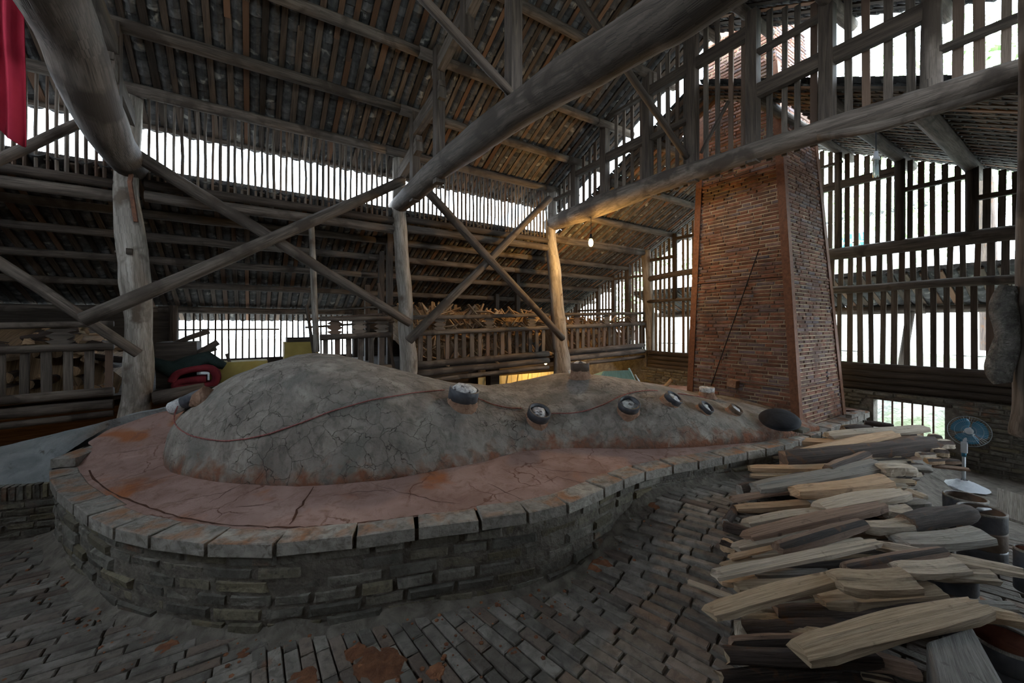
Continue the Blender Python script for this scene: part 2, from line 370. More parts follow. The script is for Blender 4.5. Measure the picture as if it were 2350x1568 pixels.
BACK = [Vector(p) for p in ((6.9,1.9,.56),(6.9,3.3,.6),(6.4,4.6,.6),(5.,4.9,.6),(3.4,5.05,.58),(1.8,5.15,.62),(.6,5.25,.74),(-.3,5.27,.82))]
def zg(x, y):
    return .31*sm(1.75, 2.95, x)*sm(.55, 1.3, y-.05*x)*(1-sm(6.3, 6.6, x)*.0)
POLY = [(p.x, p.y) for p in FRONT]+[(p.x, p.y) for p in BACK]
def inside(x, y):
    c = False; n = len(POLY); j = n-1
    for i in range(n):
        xi, yi = POLY[i]; xj, yj = POLY[j]
        if (yi > y) != (yj > y) and x < (xj-xi)*(y-yi)/(yj-yi)+xi: c = not c
        j = i
    return c
floor = struct('floor', 'dusty floor of worn bricks laid on edge around the kiln platform')
m = MB()
m.grid([[Vector((x*.15, y*.15, zg(x*.15, y*.15)-.012+.01*nz((x*.15, y*.15, 0), 3))) for x in range(-28, 49)] for y in range(-20, 40)])
o = m.build('mortar_bed', 'mortar', floor, smooth=True)
fb = Pieces(brick_variants(6, 5, .05, .025), ['floorbrick'])
def fan_map(a, b):
    k = sm(.1, 1.4, a)*.24
    return a-k*(b-2.3), b
W_, L_ = .070, .245
def place_floor(x, y, tx, ty, l, w):
    if inside(x, y): return
    if x < -1.25 and y > 4.55: return
    t = Vector((tx, ty, 0)).normalized(); z = zg(x, y); e = .06
    sl = Vector((t.x, t.y, (zg(x+t.x*e, y+t.y*e)-zg(x-t.x*e, y-t.y*e))/(2*e))).normalized()
    n_ = Vector((-t.y, t.x, 0)); up = sl.cross(n_)
    if up.z < 0: up = -up
    n_ = up.cross(sl)
    up = (up+Vector((R.uniform(-.018, .018), R.uniform(-.018, .018), 0))).normalized()
    fb.add(R.randrange(6), frame(Vector((x, y, z-.020+R.uniform(-.003, .003))), sl, n_, up, l, w, .06))
# bricks running along X at the left-hand end
y = .6
while y < 5.4:
    x = -2.6+R.uniform(0, .2)
    bound = -.02 - .35*(y-2.6)*0 - .25*(2.5-y)
    while x < bound-.05:
        l = L_*R.uniform(.8, 1.1)
        place_floor(x+l/2, y, 1, -.02, l-.007, W_*R.uniform(.88, .96)); x += l
    y += W_
# bricks running across, from the platform towards the camera
a = -.45
while a < 4.6:
    b = -.4+R.uniform(0, .22)
    while b < 3.6:
        l = L_*R.uniform(.75, 1.1); x0, y0 = fan_map(a, b+l/2); x1, y1 = fan_map(a, b+l/2+.05)
        bound = -.02-.25*(2.5-y0)
        if x0 > bound+.04: place_floor(x0, y0, x1-x0, y1-y0, l-.007, W_*R.uniform(.88, .96))
        b += l
    a += W_
fb.finish('brick', floor, 295, minpx=9)
# crumbs of red clay on the floor
m = MB(); 
for k in range(260):
    if k < 110: s_ = R.uniform(s_left, FA[-1]*.6); p, d, n_ = rim_at(s_); q = p+n_*abs(R.gauss(.08, .14)); 
    elif k < 190: q = Vector((R.gauss(.75, .35), R.gauss(1.9, .15), 0))
    else: q = Vector((R.uniform(-1.2, 1.6), R.uniform(1.5, 3.2), 0))
    if inside(q.x, q.y): continue
    r = R.choice((.004, .006, .008, .012)); z = zg(q.x, q.y)+.010
    m.lathe([(0, r*.9), (r, r*.4), (r*1.1, 0)], 5, (q.x, q.y, z))
for (px_, py_, r0_) in ((870,1528,.13),(1372,1310,.085),(820,1500,.06),(1000,1545,.05),(985,1395,.04),(380,1490,.05),(200,1350,.035),(75,1345,.03),(1500,1240,.05),(700,1560,.07),(1180,1500,.035),(560,1500,.035)):
    c_ = atZ(px_, py_, 0.); rr2 = []
    for i in range(7):
        rr2.append([])
        for j in range(20):
            a_ = 2*math.pi*j/20; q_ = r0_*i/6*(1+.5*nz((math.cos(a_)*1.5, math.sin(a_)*1.5, px_), 1.2, 3)); x_, y_ = c_.x+q_*math.cos(a_), c_.y+q_*math.sin(a_)
            rr2[-1].append(Vector((x_, y_, zg(x_, y_)+.009+.09*r0_*(1-(i/6)**2)*(1+1.2*nz((x_, y_, 0), 26, 4))-(.006 if i == 6 else 0))))
    m.grid(rr2, 0, True)
m.build('clay_crumbs', 'soil', None, label='crumbs of red clay scattered over the floor bricks along the platform wall', cat='clay crumbs', kind='stuff')
# ================================================================== KILN
AX = [(-.62,4.5),(.5,4.28),(2.4,3.76),(4.0,3.30),(5.25,2.75)]
TOP = [(-.62,.60),(-.58,.80),(-.5,.93),(-.3,1.11),(-.1,1.24),(.1,1.335),(.35,1.40),(.55,1.415),(.8,1.385),(1.1,1.29),(1.45,1.165),(1.9,1.05),(2.35,.985),(2.6,1.0),(2.95,1.075),(3.28,1.115),(3.6,1.09),(4.3,.925),(4.9,.80),(5.25,.75)]
WID = [(-.62,.02),(-.58,.22),(-.5,.42),(-.3,.70),(-.1,.90),(.2,1.10),(.5,1.20),(1.0,1.20),(1.5,1.12),(2.0,.99),(2.45,.94),(3.,1.07),(3.5,1.18),(4.2,1.18),(4.8,1.08),(5.25,.92)]
rows = []
NS = 110; NP = 40
for i in range(NS+1):
    t = i/NS; X = -.62+5.87*(t**1.15)
    if i < 10: X = -.62+.22*(i/10.)**2
    elif i == 10: X = -.40
    else: X = -.40+5.65*((i-10)/(NS-10.))
    cy = interp(X, AX); tp = (interp(X-.05, TOP)+2*interp(X, TOP)+interp(X+.05, TOP))/4 if X > -.3 else interp(X, TOP)
    w = (interp(X-.08, WID)+2*interp(X, WID)+interp(X+.08, WID))/4 if X > -.3 else interp(X, WID)
    row = []
    for j in range(NP+1):
        ph = math.pi*j/NP; c, s_ = math.cos(ph), math.sin(ph)
        yy = -c*w; zz = (tp-.48)*(max(0, s_)**.82)
        foot = .05*math.exp(-((zz-.10)/.06)**2)
        p = Vector((X, cy+yy*(1+foot/max(w, .3)), .48+zz))
        n_ = Vector((0, -c, s_+.1)).normalized()
        p += n_*(.030*nz(p, 1.7, 1)+.012*nz(p, 6, 2)+.006*nz(p, 17, 3))
        row.append(p)
    rows.append(row)
m = MB(); m.grid(rows)
kiln = m.build('kiln', 'kiln', None, smooth=True, label='long humped kiln vault of grey cracked mud rising from the clay platform', cat='kiln')
KB = BVHTree.FromPolygons([tuple(p) for p in m.v], m.f)
def on_kiln(px, py):
    r = ray(px, py); h = KB.ray_cast(CAM, r.normalized())
    if h[0] is None: return None, None
    n_ = h[1]
    if n_.dot(r) > 0: n_ = -n_
    return h[0], n_
# ================================================================== PLATFORM
plat = empty('kiln_platform', (1.5, 3.5, 0), 'curved brick platform with a cracked pink clay top around the kiln', 'platform')
INW = .17
inner = []
for k, p in enumerate(FRONT):
    q, d, n_ = rim_at(FA[k]); w = .02+(INW*.82-.02)*sm(s_left-.44, s_left-.30, FA[k])
    inner.append(q-n_*w)
ring = inner+catmull([inner[-1]]+BACK+[inner[0]], 6)[1:-1]
def spine(p):
    X = max(-.1, min(5.0, p.x*.8+.4)); return Vector((X, interp(X, AX), .62))
rows = []
NR = 26
for k in range(NR+1):
    t = (k/NR)
    row = []
    for p in ring:
        c = spine(p); q = p.lerp(c, t); di = (Vector((p.x, p.y, 0))-Vector((q.x, q.y, 0))).length
        q.z = p.z*(1-sm(0, 1.2, di))+max(.63, min(p.z, .70))*sm(0, 1.2, di)-.012+.010*sm(.03, .12, di)+.012*nz(q, 2.1, 4)+.004*nz(q, 9, 5)
        row.append(q)
    rows.append(row)
m = MB(); m.grid(rows, 0, True); m.build('clay_top', 'clay', plat, smooth=True)
PB = BVHTree.FromPolygons([tuple(p) for p in m.v], m.f)
def on_plat(px, py):
    h = PB.ray_cast(CAM, ray(px, py).normalized()); return h[0]
# coping slabs
cv = brick_variants(6, 11, .03, .015)
cop = Pieces(cv, ['coping'])
CO_H = .074
s_ = s_left-.46; idx = 0
while s_ < FA[-1]-.15:
    L = R.uniform(.27, .42) if s_ < 6 else R.uniform(.24, .34)
    p, d, n_ = rim_at(s_+L/2); pa, _, _ = rim_at(s_+.01); pb, _, _ = rim_at(s_+L-.01); chord = (pb-pa); chord.z = 0
    nn = Vector((chord.y, -chord.x, 0)).normalized()
    w = INW*R.uniform(.92, 1.08)
    c = (pa+pb)/2 - nn*(w/2-.006); c.z = p.z-CO_H/2+R.uniform(-.006, .004)
    cop.add(idx % 6, frame(c, chord.normalized(), nn, Vector((0, 0, 1)), chord.length-.003, w, CO_H))
    s_ += L; idx += 1
cop.finish('coping_slab', plat, 200, minpx=0)
# wall courses under the coping
wallb = Pieces(brick_variants(7, 21, .09, .07), ['brick'])
HC = .0745
for r_ in range(7):
    zt = .52-CO_H-r_*HC
    s_ = s_left+R.uniform(-.2, 0)
    while s_ < FA[-1]-.05:
        L = R.uniform(.19, .34)
        pa, _, _ = rim_at(s_+.008); pb, _, _ = rim_at(s_+L-.008); ch = pb-pa; ch.z = 0
        if ch.length > .05:
            nn = Vector((ch.y, -ch.x, 0)).normalized(); mid = (pa+pb)/2
            g = zg(mid.x+nn.x*.05, mid.y+nn.y*.05); z = zt+(mid.z-.52)-HC/2
            if z > g-.05:
                out = -.035+R.uniform(-.012, .012)-.006*(7-r_)*0
                c = mid+nn*(out-.04); c.z = z+R.uniform(-.003, .003)
                wallb.add(R.randrange(7), frame(c, ch.normalized(), Vector((0, 0, 1)), nn, ch.length*R.uniform(.94, 1.0), HC*R.uniform(.74, .9), .10))
        s_ += L
wallb.finish('brick', plat, 290, minpx=9)
rows = []
for k in range(0, len(FRONT)):
    q, d, n_ = rim_at(FA[k]); off = .036 if FA[k] > s_left else .03
    col = []
    for j in range(13):
        z = q.z-.03-(q.z+.10)*j/12.; pp = q-n_*(off+.008*nz((q.x*4, q.y*4, z*14), 1.6, 9)-.006*nz((q.x, q.y, z), 22, 3)); 
        col.append(Vector((pp.x, pp.y, z)))
    rows.append(col)
m = MB(); m.grid(rows); m.build('mortar_core', 'mortar', plat, smooth=True)
m = MB(); bk = [inner[-1]]+BACK+[inner[0]]; m.grid([[p.copy() for p in bk], [Vector((p.x, p.y, -.1)) for p in bk]]); m.build('rear_face', 'mortar', plat)
# mud fillet where the wall meets the floor
rows = []
for k in range(30, len(FRONT)-10):
    q, d, n_ = rim_at(FA[k]); row = []
    for j, (o_, h_) in enumerate(((-.04, .05), (-.02, .035), (.02, .014), (.06, .002), (.10, -.02))):
        pp = q+n_*(o_+.02*nz(q, 6, j)); row.append(Vector((pp.x, pp.y, zg(pp.x, pp.y)+h_*(1+.8*nz(q, 5, 7)))))
    rows.append(row)
m = MB(); m.grid(rows); m.build('mud_fillet', 'mortar', plat, smooth=True)
# open cracks in the clay
CR = [[(720,1118),(700,1145),(695,1160),(682,1170),(675,1190),(664,1205)],[(590,1097),(560,1110),(520,1130),(440,1145),(360,1162)],[(405,1058),(350,1078),(300,1095),(250,1105)],
      [(475,1066),(440,1085),(370,1100),(270,1128)],[(520,1130),(500,1145),(480,1155)],[(850,1110),(900,1125),(1000,1150),(1060,1158)],[(1120,1110),(1160,1130),(1215,1155)],
      [(1200,1065),(1270,1080),(1370,1088)],[(1250,1108),(1280,1095),(1340,1112)],[(230,1043),(290,1038),(370,1022),(380,1012)],[(330,1010),(360,1000),(400,990)],
      [(620,1245-34),(520,1205),(450,1195),(380,1180),(305,1152),(250,1130),(215,1100),(205,1080)],[(620,1211),(700,1210),(800,1205),(980,1182),(1130,1170),(1250,1152),(1360,1118),(1425,1088)],
      [(1500,1068),(1600,1050),(1700,1032),(1780,1012)],[(760,1140),(820,1130),(900,1125)],[(640,1148),(600,1160),(540,1165)]]
m = MB()
for ci, c in enumerate(CR):
    pts = []
    for (x0, y0), (x1, y1) in zip(c, c[1:]):
        k = max(2, int(math.hypot(x1-x0, y1-y0)/12))
        for j in range(k): pts.append((x0+(x1-x0)*j/k+R.uniform(-2.5, 2.5), y0+(y1-y0)*j/k+R.uniform(-1.5, 1.5)))
    pts.append(c[-1])
    P = [on_plat(*q) for q in pts]; P = [p+Vector((0, 0, .0025)) for p in P if p is not None]
    if len(P) < 3: continue
    w0 = .007 if ci == 0 else (.006 if ci in (11, 12, 13) else .0035)
    rws = []
    for i, p in enumerate(P):
        d = P[min(i+1, len(P)-1)]-P[max(i-1, 0)]; n_ = Vector((-d.y, d.x, 0)).normalized()
        w = w0*(.25+.75*math.sin(math.pi*(i+.3)/(len(P)-.4)))*R.uniform(.6, 1.3) if ci not in (11, 12, 13) else w0*R.uniform(.4, 1.5)
        rws.append([p-n_*w, p+n_*w])
    m.grid(rws)
m.build('cracks', 'crack', plat, kind='stuff')
# ramp and step on the left
terr = empty('brick_ramp', (-1.7, 5.0, 0), 'pale worn brick ramp beside the left edge of the platform', 'ramp')
fe = [Vector((-2.9, 5.15, .37)), Vector((-2.3, 5.05, .39)), atZ(0, 1114, .41), atZ(60, 1111, .41), atZ(118, 1106, .41)]
lowr = catmull(fe, 5)+[FRONT[k].copy() for k in range(8*5-6, -1, -2)]
be = [Vector((-2.9, 5.33, .50)), atY(-60, 1042, 5.33), atY(0, 1026, 5.33), atY(100, 1002, 5.33), atY(200, 978, 5.33), atY(290, 954, 5.33), atY(389, 936, 5.3)]
hi = catmull(be, 8); nl = len(lowr)
ha = arcl(hi); la = arcl(lowr)
def along(P, A, t):
    s = t*A[-1]; i = 0
    while i < len(A)-2 and A[i+1] < s: i += 1
    return P[i].lerp(P[i+1], (s-A[i])/max(1e-6, A[i+1]-A[i]))
rows = []
for i in range(13):
    rows.append([])
    for j in range(70):
        a = along(lowr, la, j/69.); b = along(hi, ha, j/69.); q = a.lerp(b, i/12.)
        q.z += .022*math.sin(math.pi*i/12)+.006*nz(q, 9, 3); rows[-1].append(q)
m = MB(); m.grid(rows); m.grid([[p.copy() for p in rows[-1]], [Vector((p.x, p.y+.02, p.z-.16)) for p in rows[-1]], [Vector((p.x, p.y-.1, 0)) for p in rows[-1]]])
m.build('ramp_surface', 'ramp', terr, smooth=True)
tb = Pieces(brick_variants(5, 31, .07, .05), ['brick'])
fa, fbp = Vector((-2.9, 5.13, 0)), Vector((fe[4].x+.10, fe[4].y-.06, 0)); td = (fbp-fa).normalized(); tn = Vector((td.y, -td.x, 0))
x = 0
while x < (fbp-fa).length:          # soldier course
    c = fa+td*(x+.0225)-tn*.05; c.z = .355
    tb.add(R.randrange(5), frame(c, Vector((0, 0, 1)), td, tn, .12*R.uniform(.93, 1), .036, .10)); x += .048
for r_ in range(5):
    x = -R.uniform(0, .2)
    while x < (fbp-fa).length:
        L = R.uniform(.17, .24); c = fa+td*(x+L/2)-tn*.05; c.z = .285-r_*.056-.028
        tb.add(R.randrange(5), frame(c, td, Vector((0, 0, 1)), tn, L-.014, .044, .10+R.uniform(-.008, .008))); x += L
tb.finish('brick', terr, 200, minpx=6)
m = MB(); m.hexa([fa-tn*.12-Vector((0,0,.1)), fa-tn*.008-Vector((0,0,.1)), fa-tn*.008+Vector((0,0,.40)), fa-tn*.12+Vector((0,0,.40)),
                  fbp-tn*.12-Vector((0,0,.1)), fbp-tn*.008-Vector((0,0,.1)), fbp-tn*.008+Vector((0,0,.40)), fbp-tn*.12+Vector((0,0,.40))]); m.build('mortar_core', 'mortar', terr)
# ================================================================== ROOFS
def tile_variant(seed, w=.125, l=.13, sag=.034, th=.014):
    r = random.Random(seed); m = MB(); n = 6; top = []; bot = []
    def arc(y, dz): return [Vector((w*(j/n-.5), y, sag*((2*j/n-1)**2)-sag+dz)) for j in range(n+1)]
    e = r.uniform(-.004, .004)
    A0, A1 = arc(-l/2, 0), arc(l/2+e, 0); B0, B1 = arc(-l/2, th), arc(l/2+e, th)
    m.grid([A0, A1]); m.grid([B1, B0]); m.grid([A1, B1]); m.grid([B0, A0])
    return m
TV = [tile_variant(k) for k in range(4)]
def roof(name, label, O, A, S, spacing=.155, pitch=.088, purlins=(), skip=None, single=290, rw=.055, extra=None, purlin_len=None, pr=.055, ph=0., start=0.):
    """O: top corner, A: vector along the ridge, S: vector down the slope; purlins: distances down S (share 0..1)"""
    O, A, S = Vector(O), Vector(A), Vector(S); al, sl = A.length, S.length; a, s_ = A.normalized(), S.normalized()
    n_ = a.cross(s_)
    if n_.z < 0: n_ = -n_
    rt = struct(name, label, O)
    tp = Pieces(TV, ['tile'])
    nr = int(al/spacing)
    for i in range(nr+1):
        x = start+i*spacing+R.uniform(-.008, .008)
        if x > al: break
        segs = [(0, sl)]
        if skip:
            hit = [t for t in np.linspace(0, sl, 60) if skip(O+a*x+s_*t)]
            if hit: segs = [(0, min(hit)-.02), (max(hit)+.02, sl)]
        for t0, t1 in segs:
            if t1-t0 < .1: continue
            k = 2 if t1-t0 > 2.2 else 1; cuts = [t0, (t0+t1)/2+R.uniform(-.4, .4), t1] if k == 2 else [t0, t1]
            for c0, c1 in zip(cuts, cuts[1:]):
                m = MB(); jx = R.uniform(-.01, .01); w = rw*R.uniform(.8, 1.15)
                p0 = O+a*(x+jx)+s_*(c0-(.04 if c0 > t0 else 0)); p1 = O+a*(x+jx*.3)+s_*c1
                m.beam(p0+n_*R.uniform(0, .006), p1, w, .022, up=n_, seed=R.random()*50); m.build('rafter', 'rafter', rt)
        if i < nr or True:
            xc = x+spacing/2
            t = pitch/2
            while t < sl:
                p = O+a*xc+s_*t+n_*.026
                if not (skip and skip(p)):
                    dn = (s_-n_*.15+Vector((R.uniform(-.01, .01),)*3)).normalized(); an = a+n_*R.uniform(-.03, .03)
                    up = an.cross(dn); 
                    if up.dot(n_) < 0: up = -up
                    tp.add(R.randrange(4), frame(p+n_*R.uniform(-.002, .003), an, dn, up, R.uniform(.95, 1.05)*spacing/.155, 1, 1))
                t += pitch
    tp.finish('roof_tile', rt, single, minpx=9, smooth=False)
    # rippled sheet added over the tiles to block light, shaped like cover tiles
    m = MB(); rws = []
    nx = int(al/.035)
    def cover(k0, k1, t0, t1):
        rr = []
        for j in range(k0, k1+1):
            x = al*j/nx; h = .075+.018*math.cos(2*math.pi*(x-start)/spacing)
            rr.append([O+a*x+s_*t0+n_*h, O+a*x+s_*t1+n_*(h+.004)])
        return rr
    if skip is None:
        m.grid(cover(0, nx, 0, sl)); m.grid([[O+n_*.03, O+n_*.09], [O+A+n_*.03, O+A+n_*.09]])
    else:
        nt = int(sl/.12)
        for k in range(nt):
            t0, t1 = sl*k/nt, sl*(k+1)/nt; j0 = 0
            for j in range(nx+1):
                bad = j == nx or skip(O+a*(al*j/nx)+s_*((t0+t1)/2))
                if bad:
                    if j-j0 > 1: m.grid(cover(j0, j, t0, t1))
                    j0 = j+1
    m.build('light_stop_cover', 'tile', rt, kind='stuff')
    for q in purlins:
        f, r0 = (q, pr) if not isinstance(q, tuple) else q
        p = O+s_*(f*sl)-n_*(r0+.012); e0, e1 = (purlin_len or (0, al))
        cuts = [e0]; 
        while cuts[-1] < e1-3.4: cuts.append(cuts[-1]+2.74)
        cuts.append(e1)
        for c0, c1 in zip(cuts, cuts[1:]):
            if skip and c1-c0 > 1 and skip(p+a*((c0+c1)/2)): 
                pass
            m = MB(); k = 8
            pts = [p+a*(c0-.03+(c1-c0+.06)*j/k)-n_*(.012*abs(nz((j, f*9, c0), .6))) for j in range(k+1)]
            m.tube(pts, [r0*(1.06-.14*j/k) for j in range(k+1)], 10, .10, seed=int(f*100)+int(c0*10)); m.build('purlin', 'log' , rt, smooth=True)
    return rt
XL = -3.9
XG, XE = 4.48, 7.07
UP = [(5.5,4.05),(4.91,4.43),(4.25,4.76),(3.5,5.09),(2.84,5.42)]
def upz(y): return 4.12+(5.45-4.12)*(5.5-y)/(5.5-2.84)
# upper roof: slope towards the left wall, and towards the camera side
S1 = Vector((0, 5.98-2.84, upz(5.98)-upz(2.84)))
fr = lambda y: (y-2.84)/(5.98-2.84)
roof('ceiling', 'underside of the upper tiled roof slope above the left wall', (XL, 2.84, 5.47), (XG+.55-XL, 0, 0), S1, purlins=[.01, (fr(3.5), .055), (fr(4.25), .06), (fr(4.91), .06), (fr(5.5), .06), (fr(5.92), .028)])
roof('ceiling', 'underside of the upper tiled roof slope above the camera side', (XL, 2.84, 5.47), (XG+.55-XL, 0, 0), Vector((0, -S1.y, S1.z)), purlins=[(fr(3.5), .055), (fr(4.25), .06), (fr(4.91), .06), (fr(5.5), .06)], single=120)
# chimney hole
CH0 = (5.12, 6.45, 1.95, 3.30)
def hole(p): return 5.12 < p.x < 6.5 and 2.05 < p.y < 3.42
S2 = Vector((0, 5.62-2.85, 3.20-4.62))
roof('ceiling', 'underside of the lower tiled roof beyond the upper gable, slope left of the chimney', (XG+.12, 2.85, 4.62), (XE+.45-XG, 0, 0), S2, purlins=[.25, .5, .75], skip=hole, single=200)
S3 = Vector((0, .2-2.85-.3, -1.32*(2.95/2.65)))
roof('ceiling', 'underside of the lower tiled roof beyond the upper gable, slope right of the chimney', (XG+.12, 2.85, 4.62), (XE+.45-XG, 0, 0), S3, purlins=[(.23, .06), (.45, .07), (.66, .075), (.88, .07)], skip=hole, single=150, spacing=.14)
S4 = Vector((0, 8.75-5.45, -1.46))
roof('ceiling', 'dark underside of the lean-to roof over the firewood gallery', (XL, 5.50, 3.24), (XE+.45-XL, 0, 0), S4, purlins=[(.16, .05), (.29, .05), (.44, .05), (.62, .05), (.85, .055)], single=290)
S5 = Vector((0, -3.2, -1.55))
m = MB(); c5 = struct('ceiling', 'unseen plain boarded lean-to roof over the camera side aisle, added to block light')  # aisle roof out of view, put in to block the light
for i in range(12):
    t0, t1 = i/12, (i+1)/12; m = MB(); p = Vector((XL, .25, 3.45)); m.hexa([p+S5*t0, p+S5*t0+Vector((0,0,.03)), p+S5*t1+Vector((0,0,.03)), p+S5*t1, p+S5*t0+Vector((11,0,0)), p+S5*t0+Vector((11,0,.03)), p+S5*t1+Vector((11,0,.03)), p+S5*t1+Vector((11,0,0))]); m.build('plank', 'dark_timber', c5)
roof('porch_roof', 'tiled porch roof outside the far gable, seen through the battens', (XE+.12, -1.2, 2.36), (0, 7.2, 0), (1.15, 0, -.43), purlins=[(.86, .06)], single=60, spacing=.16)
# ================================================================== MAIN TIMBERS
def post(name, pts, rad, label, cat, mat='post', group=None, n=16, jit=.16, seed=1):
    P = catmull([Vector(p) for p in pts], 5); k = len(P)
    rr = [interp(i/(k-1), [(j/(len(rad)-1), r) for j, r in enumerate(rad)]) for i in range(k)]
    m = MB(); m.tube(P, rr, n, jit, seed); return m.build(name, mat, None, smooth=True, label=label, cat=cat, group=group)
def py(px, py_, Y=5.5): return atY(px, py_, Y)
P1 = post('timber_post', [(-1.03,5.5,-.1),(-1.0,5.5,.6),py(316,900),py(318,780),py(312,650),py(300,540),py(292,450),py(290,385),(-1.02,5.5,3.6),(-1.0,5.5,4.0)],
          [.14,.135,.122,.106,.12,.115,.10,.092,.10,.09], 'thick crooked pale timber post left of the kiln dome', 'post', seed=3)
p1h = empty('peg_socket', py(297, 577, 5.36), 'small dark square peg in the thick pale post', 'wooden peg')
m = MB(); c = WL[p1h.name]; m.box(c-Vector((.022,.02,.028)), c+Vector((.022,.03,.028))); m.build('block', 'dark_timber', p1h)
m = MB(); m.tube([py(264,577,5.48), py(282,579,5.48)], .012, 8); m.build('peg', 'post', p1h)
P2 = post('timber_post', [(1.72,5.5,-.1),py(938,850),py(932,760),py(930,680),py(923,600),py(915,490),(1.74,5.5,3.6),(1.74,5.5,4.0)], [.125,.12,.108,.10,.098,.09,.09,.085], 'grey timber post behind the saddle of the kiln', 'post', seed=5)
P3 = post('timber_post', [(4.52,5.5,-.1),py(1290,850),py(1284,780),py(1278,690),py(1272,620),py(1264,540),(4.48,5.5,3.6),(4.48,5.5,4.05)], [.15,.145,.13,.115,.12,.09,.085,.085], 'yellow lamplit timber post nearest the hanging bulb', 'post', seed=8)
P4 = post('timber_post', [(7.05,5.5,-.1),py(1496,880),py(1492,740),py(1487,660),py(1482,575)], [.13,.12,.11,.10,.10], 'timber post at the left corner of the far gable wall', 'post', seed=9)
# hung-up log at the right margin
hl = empty('hanging_log', atX(2368, 1000, 4.2), 'thick dark log upright at the right margin, hung with sacking', 'log')
m = MB(); P = catmull([atX(2384,-60,4.2), atX(2382,300,4.2), atX(2376,600,4.2), atX(2368,900,4.2), atX(2362,990,4.2), atX(2360,1008,4.2)], 5)
m.tube(P, [.082]*18+[.084,.086,.086,.084,.08,.072,.06,.035][:len(P)-18], 18, .12, 4); m.build('trunk', 'log', hl, smooth=True)
for nm, pts, ww in (('sacking', [(2312,655),(2300,700),(2308,750),(2306,800)], .055), ('sacking', [(2318,750),(2302,810),(2290,850),(2300,880)], .06)):
    m = MB(); P = catmull([atX(a, b, 4.12) for a, b in pts], 6); m.tube(P, [ww*(.6+.5*math.sin(3.1*(i+1)/(len(P)+1))) for i in range(len(P))], 12, .5, 3, flat=.6); m.build(nm, 'fur', hl, smooth=True, label='grey shaggy sacking')
# thin props
post('timber_prop', [py(714,505,5.58), py(718,600,5.58), py(722,700,5.58), py(727,808,5.58)], [.033,.036,.036,.038], 'slender upright prop behind the kiln dome, crossed by both braces', 'post', jit=.08)
# tie beams
def tiebeam(parent, px_list, X, name='tie_beam', mat='log', n=18, jit=.09, seed=2):
    P = []; rr = []
    for px_, py_, w in px_list:
        p = atX(px_, py_, X); P.append(p); rr.append(.86*w*(p-CAM).dot(fwd)/F/2)
    return P, rr
def timber(pts, rr, parent, name, mat, label=None, seed=1, n=18, jit=.09):
    P = catmull([Vector(p) for p in pts], 6); k = len(pts); r2 = [interp(i/6., [(j, r) for j, r in enumerate(rr)]) for i in range(len(P))]
    m = MB(); m.tube(P, r2, n, jit, seed); return m.build(name, mat, parent, smooth=True, label=label)
tr0 = empty('roof_truss', (-1.0, 5.5, 3.3), 'roof truss on a huge curved log resting on the thick crooked post', 'roof truss')
P, rr = tiebeam(tr0, [(306,384,72),(262,330,90),(228,262,108),(196,180,122),(160,80,134)], -1.0)
P += [Vector((-1, 3.2, 3.72)), Vector((-1, 1.8, 3.75)), Vector((-1, .1, 3.6))]; rr += [.19, .19, .18]
timber(P, rr, tr0, 'tie_beam', 'log', seed=4)
tr1 = empty('roof_truss', (1.74, 5.5, 3.3), 'roof truss on the long log that crosses the middle of the roof', 'roof truss')
P, rr = tiebeam(tr1, [(908,478,40),(950,440,52),(1010,385,62),(1095,322,78),(1200,245,92),(1350,150,118),(1500,60,132),(1600,0,140)], 1.74)
P += [Vector((1.74, .1, 3.25))]; rr += [.15]
timber(P, rr, tr1, 'tie_beam', 'log', seed=6)
def strut(parent, X, Y, z0, z1, w=.12, mat='dark_timber'):
    m = MB(); m.beam((X, Y, z0), (X, Y, z1), w, w*.95, seed=R.random()*30); return m.build('strut', mat, parent)
for X, tr, zb in ((-1.0, tr0, 3.5), (1.74, tr1, 3.25)):
    for Y, za_ in ((4.86, zb), (4.10, zb), (3.42, 4.42), (2.62, zb)): strut(tr, X, Y, za_, upz(max(Y, 2.84))-.08, .105)
    # notched cross pieces stepping up between struts
    for (ya, za), (yb, zb2) in (((5.62, 3.72), (4.7, 4.02)), ((4.95, 4.12), (4.0, 4.34)), ((4.2, 4.50), (3.2, 4.86))):
        m = MB(); m.beam((X, ya, za), (X, yb, zb2-.12), .085, .15, seed=R.random()*9); m.beam((X, ya-.12, za+.07), (X, yb, zb2-.03), .07, .07, seed=4); m.build('cross_piece', 'log', tr)
m = MB(); m.beam((-.98, 5.33, 3.1), (-.94, 5.36, 2.72), .05, .03); m.beam((-.98, 5.33, 3.1), (-.94, 5.3, 3.35), .04, .03)
m.build('iron_strap', 'iron', None, label='rust-red strap nailed to the top of the thick crooked post', cat='strap')
# braces of the left wall
def brace(a, b, Y, w, label, mat='log', seed=1, Y1=None):
    p, q = atY(*a, Y), atY(*b, Y1 or Y)
    r = .88*w*depth((p+q)/2)/F/2
    P = [p.lerp(q, i/8.)+Vector((0, 0, .02*nz((i, seed, 0), .5))) for i in range(9)]
    m = MB(); m.tube(P, [r*(1.05-.12*i/8.) for i in range(9)], 14, .10, seed); return m.build('brace', mat, None, smooth=True, label=label, cat='brace')
brace((-420,330), (318,812), 5.25, 30, 'round brace slanting down to the foot of the thick crooked post, from the left', seed=2)
brace((190,738), (925,415), 5.10, 30, 'long round brace rising from beside the thick crooked post to the second post', seed=3)
brace((305,352), (942,742), 5.22, 27, 'long round brace slanting down behind the kiln dome to the second post', seed=4)
brace((-420,557), (262,248), 5.25, 28, 'thick brace rising towards the big curved log, in front of the battens', seed=5)
brace((972,430), (1292,778), 5.22, 20, 'brace slanting down from the crossing log to the lamplit post', seed=6)
brace((938,782), (1262,455), 5.30, 20, 'brace rising from the second post to the top of the lamplit post', seed=7)
